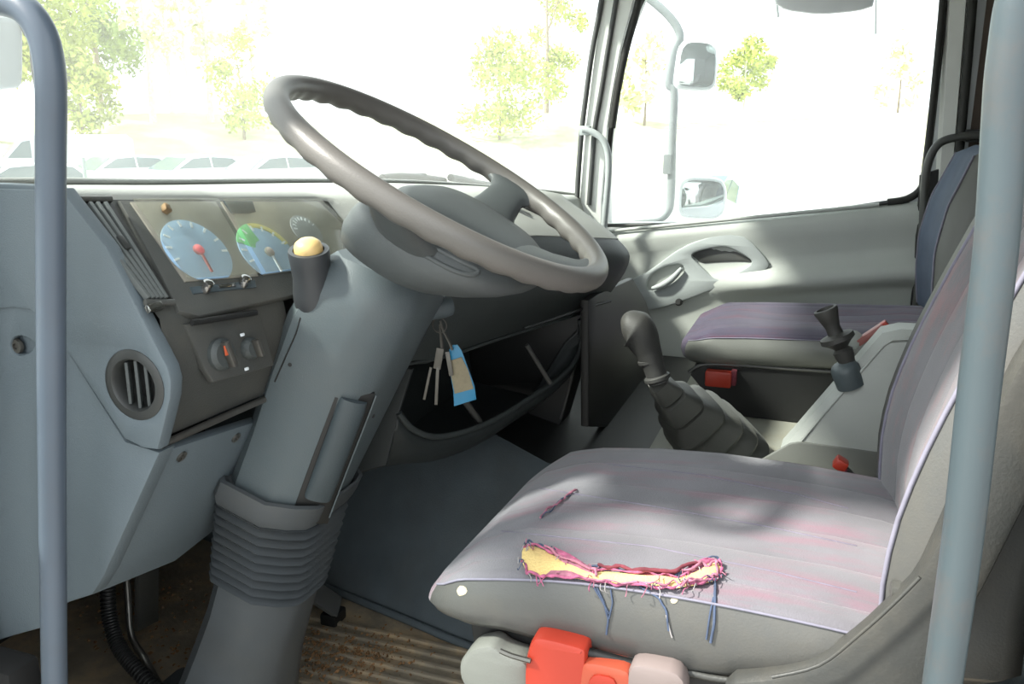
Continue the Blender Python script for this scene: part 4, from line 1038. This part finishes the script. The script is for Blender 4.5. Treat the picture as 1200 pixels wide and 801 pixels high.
# backrest
tab = [(0.565, -0.082), (0.65, -0.078), (0.72, -0.087), (0.80, -0.108), (0.88, -0.136), (0.97, -0.170), (1.10, -0.228), (1.25, -0.292)]
backrest(ds, 0.135, 0.625, tab, 0.135, CLOTH_B, VINYL, 1.36, bol=0.035, taper=0.03, shear=0.022)
# side shell and recliner cover
PS = Plane((0.105, 0, 0), (1, 0, 0))
plate('recliner_cover', PS, [(850, 801), (905, 796), (962, 782), (1010, 746), (1046, 712), (1076, 682), (1104, 622), (1130, 560), (1162, 490), (1200, 415), (1260, 330), (1290, 430), (1200, 600), (1150, 700), (1088, 812), (1060, 860), (840, 860)], SHELL, ds, th=0.035, bev=0.008, rnd=1)
tube('shell_ridge', pxs([(905, 793), (960, 779), (1008, 742), (1046, 708), (1078, 676)], 0.092), 0.002, SHELL, ds, n=4, seg=8)
plate('frame_plate', Plane((0.16, 0, 0), (1, 0, 0)), [(548, 716), (580, 718), (700, 752), (860, 790), (1020, 740), (1060, 800), (1060, 900), (620, 900), (600, 801), (555, 760)], BLACK, ds, th=0.02, bev=0.005, rnd=1)
tube('base_rim', pxs([(556, 722), (580, 722), (640, 740), (720, 764), (830, 793), (900, 800)], 0.135), 0.004, SHELL, ds, n=4, seg=8)
box('recliner_knuckle', AX(1056, 692, 0.135), (0.02, 0.02, 0.016), G_DARK, ds, 0.005)
# belt latch by the hinge and the buckle on the far side
box('hinge_bracket', AX(1037, 583, 0.60), (0.02, 0.02, 0.045), G_DARK, ds, 0.004, axes((0, 0.6, 1), (1, 0, 0)))
# levers under the cushion
PLv = Plane((0.115, 0, 0), (1, 0, 0))
def lever(c, s, m, lab, name='adjustment_lever', parts=False):
    o = plate(name, PLv, c, m, ds, th=s, bev=0.006, h=0.012, rnd=2)
    tag(o, lab); return o
l1 = lever([(626, 742), (640, 741), (688, 753), (690, 762), (684, 830), (618, 825), (618, 770)], 0.035, RED, 'bright red seat lever')
l2 = lever([(690, 768), (738, 778), (742, 790), (738, 840), (676, 835), (682, 775)], 0.03, RED2, 'orange-red lever with a recessed face')
plate('lever_inset', PLv, [(694, 780), (728, 786), (724, 830), (690, 826)], RED, l2, th=0.004, bev=0.001, h=0.015, rnd=2)
l3 = lever([(744, 770), (806, 782), (806, 840), (736, 840), (736, 785)], 0.03, mat('grey_pink_plastic', rgb(176, 160, 156), 0.45, 0.08, 12), 'grey-pink faded lever')
tube('lever_rod', [AX(688, 764, 0.12), AX(742, 778, 0.125)], 0.006, BLACK, ds, n=1, seg=8)
plate('base_skirt', Plane((0.12, 0, 0), (1, 0, 0)), [(552, 760), (575, 756), (590, 768), (622, 778), (622, 860), (560, 830), (538, 798), (536, 778)], VINYL_L, ds, th=0.04, bev=0.008, rnd=2)
tube('base_trim', pxs([(586, 762), (600, 768), (622, 774)], 0.10), 0.003, STEEL, ds, n=2, seg=6)
box('seat_pedestal', (0.40, 0.10, 0.24), (0.40, 0.44, 0.47), BLACK, ds, 0.02)
bk = thing('belt_buckle', AX(1000, 560, 0.67), 'small red seat belt buckle on a thin black stalk behind the driver cushion', 'belt buckle')
box('buckle_head', AX(985, 543, 0.66), (0.020, 0.026, 0.018), RED, bk, 0.004, axes((0, 1, 0.5), (1, 0, 0)))
box('button', AX(988, 550, 0.655), (0.010, 0.014, 0.012), DKRED, bk, 0.002, axes((0, 1, 0.5), (1, 0, 0)))
tube('stalk', [AX(990, 548, 0.67), AX(1004, 562, 0.67), AX(1032, 592, 0.655)], 0.005, G_DARK, bk, n=4, seg=8)

# passenger seat
ps = thing('passenger_seat', (1.72, 0.0, 0.355), 'dark purplish passenger seat with grey vinyl flank across the cab', 'seat')
zs = [(-0.30, 0.588), (0.0, 0.575), (0.15, 0.568), (0.25, 0.560), (0.31, 0.540)]
zb_ = [(-0.30, 0.515), (0.0, 0.500), (0.20, 0.488), (0.28, 0.487), (0.31, 0.484)]
c2_, s2_ = cushion(ps, 1.47, 1.93, -0.34, 0.325, zs, zb_, CLOTH_P, VINYL_L, crown=0.018)
loft('seat_base', [[V((x, y, z)) for y, z in ((-0.33, 0.357), (0.20, 0.357), (0.245, 0.40), (0.295, 0.455), (0.285, 0.485), (0.2, 0.495), (-0.33, 0.505))] for x in (1.48, 1.97)], BLACK, ps, ang=30)
tube('base_lip', [V((1.478, y, z)) for y, z in ((0.30, 0.462), (0.27, 0.484), (0.20, 0.492), (0.0, 0.497), (-0.3, 0.506))], 0.005, VINYL, ps, n=3, seg=8)
tag(box('buckle', AX(842, 443, 1.462), (0.03, 0.066, 0.042), RED, ps, 0.006), 'red belt buckle on the black seat base')
tag(box('buckle_side', AX(860, 442, 1.466), (0.02, 0.014, 0.040), DKRED, ps, 0.003))
backrest(ps, 1.50, 1.96, [(0.60, -0.262), (0.70, -0.248), (0.80, -0.245), (0.90, -0.262), (1.0, -0.300)], 0.15, BLUECLOTH, VINYL_L, 1.02, bol=0.02, taper=0.06)

# ------------------------------------------------------------------ grab handles
hl = thing('grab_handle', AX(60, 400, 0.0), 'blue-grey tubular grab handle with a bent top beside the dash, door opening', 'grab handle')
tube('rail', pxs([(66, 880), (64, 801), (62, 650), (60, 400), (59.5, 200), (60, 120), (58, 78), (50, 42), (34, 16), (12, 3), (-30, -2), (-70, -2)], 0.0), 0.0152, RAIL, hl, n=6, seg=24)
hr = thing('grab_handle', AX(1144, 500, -0.02), 'scuffed grey-green tubular grab handle standing in front of the driver seat backrest', 'grab handle')
tube('rail', pxs([(1225, -120), (1203, -30), (1192, 10), (1186, 50), (1181, 90), (1178, 130), (1167, 290), (1148, 450), (1128, 630), (1104, 801), (1092, 900)], -0.02), 0.0145, RAIL_G, hr, n=6, seg=24)
hp = thing('grab_handle', AX(1085, 200, 2.04), 'dark tubular grab handle on the rear door pillar behind the passenger seat', 'grab handle')
tube('rail', pxs([(1150, 158), (1128, 160), (1108, 164), (1096, 173), (1088, 190), (1084, 215), (1080, 290), (1072, 380), (1068, 420)], 2.02), 0.0115, G_DARK, hp, n=5, seg=14)
box('mount', AX(1142, 159, 2.05), (0.05, 0.05, 0.035), BLACK, hp, 0.006)
ha = thing('grab_handle', AX(710, 200, 2.0), 'short pale grab handle on the windscreen pillar at the far end of the dash', 'grab handle')
tube('rail', pxs([(683, 152), (690, 153), (700, 158), (709, 168), (713, 184), (713, 205), (711, 230), (707, 275)], 2.01), 0.0105, DOORP, ha, n=5, seg=14)
box('mount', AX(686, 153, 2.02), (0.03, 0.035, 0.03), DOORP, ha, 0.005)

# ------------------------------------------------------------------ footwell items
cq = thing('cable_conduit', (0.45, 1.18, 0.0), 'black ribbed cable conduit running down into the footwell', 'cable')
cp = [AY(126, 680, 1.22), AY(128, 720, 1.21), AY(138, 755, 1.18), AY(158, 782, 1.13), AY(188, 812, 1.06)]
cpt = cr(cp, 10)
tube('sleeve', cpt, 0.012, BLACK, cq, n=1, seg=12)
for i in range(1, len(cpt)-1, 1):
    t_ = (cpt[i+1]-cpt[i-1]).normalized()
    lathe('rib', cpt[i], t_, [(0.012, -0.003), (0.0145, -0.001), (0.0145, 0.001), (0.012, 0.003)], BLACK, cq, 12)
br = thing('pedal_bracket', (0.47, 1.22, 0.0), 'worn metal pedal bracket under the dash', 'bracket')
tube('strap', [AY(146, 640, 1.25), AY(150, 700, 1.24), AY(154, 745, 1.22), AY(170, 772, 1.18), V((AY(170, 772, 1.18).x+0.02, 1.17, 0.0))], 0.007, STEEL, br, n=4, seg=8)
box('plate', AY(172, 690, 1.27), (0.06, 0.01, 0.16), G_DARK, br, 0.002, Matrix.Rotation(0.15, 3, 'Y'))
box('pivot', AY(163, 650, 1.24), (0.05, 0.04, 0.02), STEEL, br, 0.004)
pd = thing('accelerator_pedal', (0.74, 1.0, 0.0), 'small grey foot pedal beside the base of the column', 'pedal')
p = AY(382, 702, 0.98)
box('pedal_pad', p, (0.055, 0.012, 0.075), VINYL, pd, 0.004, Matrix.Rotation(-0.7, 3, 'X') @ Matrix.Rotation(-0.45, 3, 'Y'))
tube('pedal_arm', [p+V((0.0, 0.01, 0.0)), p+V((-0.01, 0.08, 0.08)), p+V((-0.02, 0.16, 0.22))], 0.008, BLACK, pd, n=4, seg=8)
box('pedal_foot', p+V((0.01, -0.01, -0.045)), (0.05, 0.04, 0.03), BLACK, pd, 0.006)
# soil and leaf litter lying on the floor
vs = []; fs = []
for i in range(900):
    a, b = rnd.gauss(400, 45), rnd.gauss(768, 16)
    if i > 640: a, b = rnd.uniform(90, 250), rnd.uniform(680, 801)
    p = AZ(a, b, 0.004)
    if p.x > tun_x(p.y)-0.01 or (0.25 < p.x < 0.50 and p.y > 0.80) or p.y > 1.58 or p.x < 0.03: continue
    s = rnd.uniform(0.0015, 0.006); n0 = len(vs)
    for k in range(4):
        an = PI/2*k+rnd.random(); vs.append(p+V((math.cos(an)*s, math.sin(an)*s*rnd.uniform(0.4, 1), rnd.uniform(0, 0.004))))
    vs.append(p+V((0, 0, s*0.7+0.002)))
    for k in range(4): fs.append((n0+k, n0+(k+1) % 4, n0+4))
    fs.append((n0, n0+3, n0+2, n0+1))
tag(from_py('leaf_litter', vs, fs, DIRT, ang=20), 'crumbled brown soil and leaf litter on the rubber floor', 'dirt', kind='stuff')
# sill of the door opening
sl = struct(box('trim_6', (0.0, 0.42, 0.0), (0.06, 1.3, 0.06), G_DARK, bev=0.01))
struct(box('trim_7', (0.015, 1.06, 0.18), (0.05, 0.22, 0.42), DARKWALL, bev=0.01))
struct(box('wall_left_front', (0.012, 1.35, 0.45), (0.04, 0.55, 0.98), DARKWALL))
bpy.data.objects['wall_left_front'].name = 'wall_left'
box('sill_strip', (0.03, 0.93, 0.19), (0.006, 0.02, 0.36), STEEL, bpy.data.objects['trim_7'], 0.002)
od = thing('door_2', (-0.45, 0.99, 0.2), None, None); struct(od)
PO = Plane((0, 0.985, 0), (0, 1, 0))
plate('door_shell', PO, [PO.l2((x, 0.985, z)) for x, z in ((-0.02, -0.35), (-0.98, -0.35), (-1.0, 0.75), (-0.96, 1.50), (-0.25, 1.56), (-0.10, 1.35), (-0.02, 1.0))], DOORM, od, holes=[[PO.l2((x, 0.985, z)) for x, z in ((-0.10, 0.78), (-0.93, 0.86), (-0.90, 1.42), (-0.28, 1.48), (-0.16, 1.30))]], th=0.06, bev=0.01, h=-0.03, px=False)
plate('door_pane', PO, [PO.l2((x, 0.985, z)) for x, z in ((-0.10, 0.78), (-0.93, 0.86), (-0.90, 1.42), (-0.28, 1.48), (-0.16, 1.30))], DGLASS, od, th=0.005, bev=0.001, h=-0.03, px=False)
# storage bunk behind the seats
bu = thing('bunk', (1.0, -0.75, 0.0), 'dark storage bunk behind the driver seat with a grey-green padded top', 'bunk')
box('bunk_base', (1.0, -0.74, 0.24), (1.9, 0.40, 0.48), DARKWALL, bu, 0.01)
box('bunk_pad', (1.0, -0.73, 0.52), (1.9, 0.44, 0.09), G_COL, bu, 0.02)

# ------------------------------------------------------------------ outside
GZ = -1.2
ALB = 1.0
GROUND = mat('pale_gravel_yard', rgb(142, 140, 136), 0.95, 0.08, 0.6)
BANK = mat('dry_grass_bank', rgb(180, 178, 150), 0.95, 0.12, 0.8)
g = struct(box('ground', (60, 40, GZ-0.1), (300, 260, 0.2), GROUND))
secs = []
for i in range(25):
    a = math.radians(-12+i*90/24); d0, d1 = 52, 80
    c = V((math.cos(a), math.sin(a), 0))
    secs.append([V((0, 0, GZ-0.05))+c*d0, V((0, 0, GZ+1.8))+c*(d0+6), V((0, 0, GZ+3.0+0.4*math.sin(i)))+c*(d0+12), V((0, 0, GZ+3.4))+c*d1, V((0, 0, GZ-0.05))+c*(d1+6)])
struct(loft('ground', secs, BANK, closed=True, ang=70))
CARW = mat('white_car_paint', rgb(226, 230, 232), 0.25, 0.02, coat=0.5)
CARG = mat('silver_car_paint', rgb(190, 198, 204), 0.25, 0.02, coat=0.5)
CGLASS = mat('car_window_glass', rgb(82, 98, 100), 0.08, 0.05)
TYRE = mat('tyre_rubber', rgb(70, 70, 70), 0.9)
def car(x, y, rz, paint, label, van=False):
    t = thing('car', (x, y, GZ), label, 'van' if van else 'car', 'vehicles parked outside')
    if van: t.name = 'van'
    R = Matrix.Rotation(rz, 3, 'Z')
    def tr(p): return V((x, y, GZ)) + R @ V(p)
    L, Wd, Hh = (5.4, 1.9, 2.1) if van else (4.4, 1.76, 1.45)
    pr_ = [(-2.2, 0.35), (-2.2, 0.85), (-2.05, 0.95), (-1.75, 1.02), (-1.3, 1.38), (-0.4, 1.45), (0.3, 1.40), (1.0, 0.98), (2.0, 0.82), (2.2, 0.62), (2.2, 0.32)]
    if van: pr_ = [(-2.6, 0.4), (-2.6, 1.9), (-2.4, 2.08), (0.6, 2.1), (1.0, 2.0), (1.7, 1.25), (2.4, 1.05), (2.6, 0.8), (2.6, 0.35)]
    secs = []
    for s, e in ((-1, 0.10), (-0.97, 0.02), (-0.86, 0), (0.86, 0), (0.97, 0.02), (1, 0.10)):
        row = []
        for px_, pz in pr_:
            tum = 0.16*max(0, (pz-0.9)/0.5) if not van else 0.10*max(0, (pz-1.2)/0.8)
            row.append(tr((px_*(1-e*0.1), s*(Wd/2-tum), pz-(e*0.3 if pz > 0.5 else 0))))
        secs.append(row)
    loft('body', secs, paint, t, ang=35)
    if not van:
        wins = [[(-1.55, 1.04), (-1.22, 1.32), (-0.45, 1.38), (-0.45, 1.04)], [(-0.38, 1.04), (-0.38, 1.38), (0.22, 1.34), (0.78, 1.04)]]
        ws = [(0.36, 1.385), (0.98, 1.0)]
    else:
        wins = [[(0.75, 1.3), (0.75, 1.9), (1.0, 1.85), (1.5, 1.3)]]; ws = [(1.06, 1.93), (1.64, 1.32)]
    for s in (-1, 1):
        for wn_ in wins:
            vs = []
            for px_, pz in wn_:
                tum = 0.16*max(0, (pz-0.9)/0.5) if not van else 0.10*max(0, (pz-1.2)/0.8)
                vs.append(tr((px_, s*(Wd/2-tum+0.008), pz)))
            vs += [v-R @ V((0, s*0.02, 0)) for v in vs]
            from_py('window', vs, [(0, 1, 2, 3), (7, 6, 5, 4), (0, 4, 5, 1), (1, 5, 6, 2), (2, 6, 7, 3), (3, 7, 4, 0)], CGLASS, t, ang=30)
    a, b = ws
    v4 = [tr((a[0]+0.02, -0.62, a[1])), tr((a[0]+0.02, 0.62, a[1])), tr((b[0]+0.02, 0.78, b[1])), tr((b[0]+0.02, -0.78, b[1]))]
    v4 += [v-V((0, 0, 0.03)) for v in v4]
    from_py('windscreen', v4, [(0, 1, 2, 3), (7, 6, 5, 4), (0, 4, 5, 1), (1, 5, 6, 2), (2, 6, 7, 3), (3, 7, 4, 0)], CGLASS, t, ang=30)
    for wx in (-1.35, 1.35):
        for s in (-1, 1):
            lathe('wheel', tr((wx, s*(Wd/2-0.18), 0.32)), R @ V((0, s, 0)), [(0.20, -0.02), (0.32, 0.0), (0.33, 0.05), (0.33, 0.17), (0.30, 0.19), (0.20, 0.17), (0.04, 0.16)], TYRE, t, 20)
    return t
def gp(px, d):     # ground point at distance d in the direction of image column px
    r = ray(px, 150); r.z = 0; r.normalize(); return CAM.x+r.x*d, CAM.y+r.y*d
x, y = gp(128, 32); car(x, y, math.radians(160), CARW, 'white car behind the gauges, first to the right of the near dash handle')
x, y = gp(216, 31); car(x, y, math.radians(160), CARW, 'white car seen above the gauges, left of the steering wheel')
x, y = gp(306, 30); car(x, y, math.radians(158), CARW, 'white car partly behind the left rim of the steering wheel')
x, y = gp(10, 26); car(x, y, math.radians(150), CARW, 'white car at the far left edge, cut by the near dash handle')
x, y = gp(60, 36); car(x, y, math.radians(140), CARG, 'pale silver vehicle behind the near dash handle', van=True)
x, y = gp(905, 17); car(x, y, math.radians(15), CARW, 'white car low behind the passenger door window')
x, y = gp(93, 24)
tag(lathe('post', (x, y, GZ), (0, 0, 1), [(0.05, 0), (0.05, 1.55), (0.04, 1.6)], mat('green_grey_post', rgb(120, 136, 132), 0.6), None, 12), 'slim grey-green post standing between the parked cars', 'post')
bx_, by_ = gp(855, 24)
tag(box('crate', (bx_, by_, GZ+0.55), (0.9, 0.9, 1.1), mat('blue_crate_plastic', rgb(130, 175, 220), 0.5), None, 0.04), 'light blue crate outside the passenger door window', 'crate')
x0_, y0_ = gp(95, 46); x1_, y1_ = gp(330, 46)
d_ = V((x1_-x0_, y1_-y0_, 0))
tag(box('low_wall', ((x0_+x1_)/2, (y0_+y1_)/2, GZ+0.45), (d_.length, 0.3, 0.95), mat('beige_wall', rgb(196, 188, 170), 0.9), None, 0.02, axes(d_, V((0, 0, 1)).cross(d_)) ), 'long low beige wall behind the parked cars', 'wall')

LEAFS = [mat('yellow_green_leaves', rgb(178, 190, 88), 0.8, 0.25, 0.7), mat('green_leaves', rgb(128, 150, 72), 0.8, 0.3, 0.7), mat('pale_leaves', rgb(226, 228, 180), 0.8, 0.2, 0.7)]
BARK = mat('tree_bark', rgb(140, 126, 108), 0.9, 0.2, 8); BIRCH = mat('birch_bark', rgb(205, 200, 190), 0.9, 0.2, 8)
def bank_z(d): return interp([(52, GZ), (58, GZ+1.7), (64, GZ+2.9), (80, GZ+3.3)], d)
def tree(px, d, base, h, cr_, leaf, label, n=900, ls=0.34, low=0.15, bark=BARK, group='trees beyond the parking yard'):
    x, y = gp(px, d); base = bank_z(d); t = thing('tree', (x, y, base), label, 'tree', group)
    tube('trunk', [V((x, y, base-0.3)), V((x+0.15, y, base+h*0.4)), V((x-0.1, y+0.1, base+h*0.85))], lambda s: 0.018*h*(1-0.8*s), bark, t, n=3, seg=8)
    for k in range(5):
        a = rnd.random()*6.28; z = base+h*(0.3+0.1*k)
        tube('branch', [V((x, y, z)), V((x+math.cos(a)*cr_*0.4, y+math.sin(a)*cr_*0.4, z+h*0.08)), V((x+math.cos(a)*cr_*0.75, y+math.sin(a)*cr_*0.75, z+h*0.17))], lambda s: 0.006*h*(1-0.7*s), bark, t, n=2, seg=5)
    vs = []; fs = []
    clumps = []
    for k in range(16):
        a = rnd.random()*6.28; zt = low+(1-low)*rnd.random(); rr_ = cr_*math.sin(PI*min(0.97, max(0.12, (zt-low)/(1-low)*0.85+0.1)))**0.7
        q = rnd.random()**0.5
        clumps.append((V((x+math.cos(a)*rr_*q*0.8, y+math.sin(a)*rr_*q*0.8, base+h*zt)), cr_*rnd.uniform(0.25, 0.42)))
    for i in range(n):
        c, r = rnd.choice(clumps)
        v = V((rnd.gauss(0, 1), rnd.gauss(0, 1), rnd.gauss(0, 1))).normalized()*r*rnd.random()**0.4
        p = c+v; a = V((rnd.gauss(0, 1), rnd.gauss(0, 1), rnd.gauss(0, 1))).normalized(); b = a.cross(v if v.length > 0.01 else V((1, 0, 0))).normalized(); s = ls*rnd.uniform(0.6, 1.3)
        k0 = len(vs); vs += [p-a*s, p+b*s*0.5, p+a*s, p-b*s*0.5]; fs.append((k0, k0+1, k0+2, k0+3))
    me = bpy.data.meshes.new('foliage'); me.from_pydata([tuple(v) for v in vs], [], fs); me.update(); me.materials.append(leaf)
    o = bpy.data.objects.new('foliage', me); COL.objects.link(o); par(o, t); o['kind'] = 'stuff'
    return t
bz = GZ+2.2
tree(-30, 58, bz, 14, 5.5, LEAFS[0], 'dense yellow-green tree at the left edge behind the mirror', 8000, 0.24)
tree(55, 66, bz, 14, 6.6, LEAFS[0], 'dense yellow-green tree behind the bent top of the near dash handle', 9000, 0.24)
tree(120, 79, bz, 17, 6.0, LEAFS[1], 'green leafy tree just right of the near dash handle', 8000, 0.24)
tree(95, 58, bz-0.8, 5, 2.6, LEAFS[0], 'low golden bush at the foot of the trees by the near dash handle', 3500, 0.18)
for px, lab in ((180, 'thin pale birch, nearest to the dense green tree'), (203, 'thin pale birch, second to the right of the dense green tree'), (222, 'thin pale birch above the gauges'), (248, 'thin pale birch right above the display of the gauges'), (300, 'thin pale birch left of the top of the steering wheel')):
    tree(px, 62+(px % 4)*5, bz+0.6, 13, 2.0, LEAFS[2], lab, 500, 0.28, 0.35, BIRCH, 'birches beyond the yard')
tree(285, 58, bz, 6, 2.6, LEAFS[0], 'small yellow tree just left of the top of the steering wheel', 1600, 0.18)
tree(585, 58, bz, 6, 4.0, LEAFS[0], 'round yellow-green bush above the steering wheel', 2600, 0.2)
tree(640, 70, bz, 13, 3.2, LEAFS[0], 'tall yellow-green tree beside the far windscreen pillar', 2600, 0.2)
tree(755, 62, bz, 6, 2.4, LEAFS[2], 'small pale tree seen between the far pillar and the mirror arm', 450)
tree(870, 66, bz, 5.6, 2.4, LEAFS[0], 'yellow-green tree seen through the passenger window beside the mirror', 2200, 0.2, 0.3, BIRCH)
tree(1050, 74, bz, 6, 2.6, LEAFS[2], 'faint pale tree at the rear edge of the passenger window', 260)

# exterior mirrors
MH = mat('mirror_housing', rgb(238, 242, 244), 0.4, 0.05, 6)
MG = mat('mirror_glass', rgb(225, 230, 232), 0.03, 0.01, metal=1.0)
ARM = mat('mirror_arm', rgb(128, 134, 134), 0.45, 0.05)
def mirror(root, x, L2, dx=0.06, face=-1):
    pl = Plane((x, 0, 0), (1, 0.0, 0))
    a = plate('mirror_housing', Plane((x, 0, 0), (1, 0.25, 0)), L2, MH, root, th=0.07, bev=0.015, rnd=2)
    cx = sum(p[0] for p in L2)/len(L2); cy = sum(p[1] for p in L2)/len(L2)
    plate('mirror_glass', Plane((x-0.0, 0, 0), (1, 0.25, 0)), [(cx+(p[0]-cx)*0.86, cy+(p[1]-cy)*0.86) for p in L2], MG, a, th=0.004, bev=0.001, h=0.004, rnd=2)
mr_ = thing('side_mirror', AX(787, 180, 2.45), 'passenger side mirror bracket with two mirrors outside the door window', 'mirror')
tube('mirror_arm', pxs([(700, 268), (722, 263), (752, 259), (770, 257), (781, 250), (786, 232), (788, 160), (790, 108), (784, 98), (790, 60), (797, 42), (785, 20), (758, -4), (735, -20)], 2.45), 0.015, ARM, mr_, n=4, seg=10)
mirror(mr_, 2.47, [(797, 44), (836, 46), (842, 60), (840, 100), (830, 107), (794, 104), (790, 96)])
mirror(mr_, 2.47, [(796, 206), (846, 208), (853, 222), (850, 250), (838, 258), (800, 256), (793, 246)])
box('hinge', AX(783, 192, 2.45), (0.05, 0.03, 0.07), ARM, mr_, 0.006)
km = thing('kerb_mirror', AX(962, 10, 2.42), 'rounded kerb mirror hanging above the passenger door window', 'mirror')
plate('mirror_housing', Plane((2.42, 0, 0), (1, 0, 0.3)), [(905, -60), (1028, -60), (1027, 8), (1005, 15), (960, 19), (920, 14), (905, 4)], MH, km, th=0.08, bev=0.02, rnd=1)
tube('mirror_arm', pxs([(1027, -40), (1026, 40)], 2.40), 0.003, ARM, km, n=1, seg=8)
tube('mirror_arm', pxs([(906, -40), (912, 20)], 2.40), 0.004, ARM, km, n=1, seg=8)
ml = thing('side_mirror', AY(15, 60, 1.30), 'grey driver side mirror housing seen through the windscreen at the far left', 'mirror')
plate('mirror_housing', Plane((0.45, 1.35, 1.2), (0.5, 1, 0)), [(-60, 18), (20, 18), (28, 26), (28, 96), (22, 104), (-60, 106)], mat('grey_mirror_housing', rgb(118, 126, 132), 0.5, 0.04), ml, th=0.06, bev=0.01, rnd=1)
PM = Plane((0.45, 1.35, 1.2), (0.5, 1, 0))
tube('mirror_arm', [PM.hit(26, 28), PM.hit(32, 40), PM.hit(38, 50), PM.hit(42, 90), PM.hit(60, 180)], 0.006, BLACK, ml, n=3, seg=8)

# ------------------------------------------------------------------ origins of single-mesh things at their own base
for o in list(COL.objects):
    if o.type == 'MESH' and o.parent is None and not o.children:
        me = o.data
        xs_ = [v.co.x for v in me.vertices]; ys_ = [v.co.y for v in me.vertices]; zs_ = [v.co.z for v in me.vertices]
        if not xs_: continue
        c = V(((min(xs_)+max(xs_))/2, (min(ys_)+max(ys_))/2, min(zs_)))
        for v in me.vertices: v.co -= c
        o.location = c
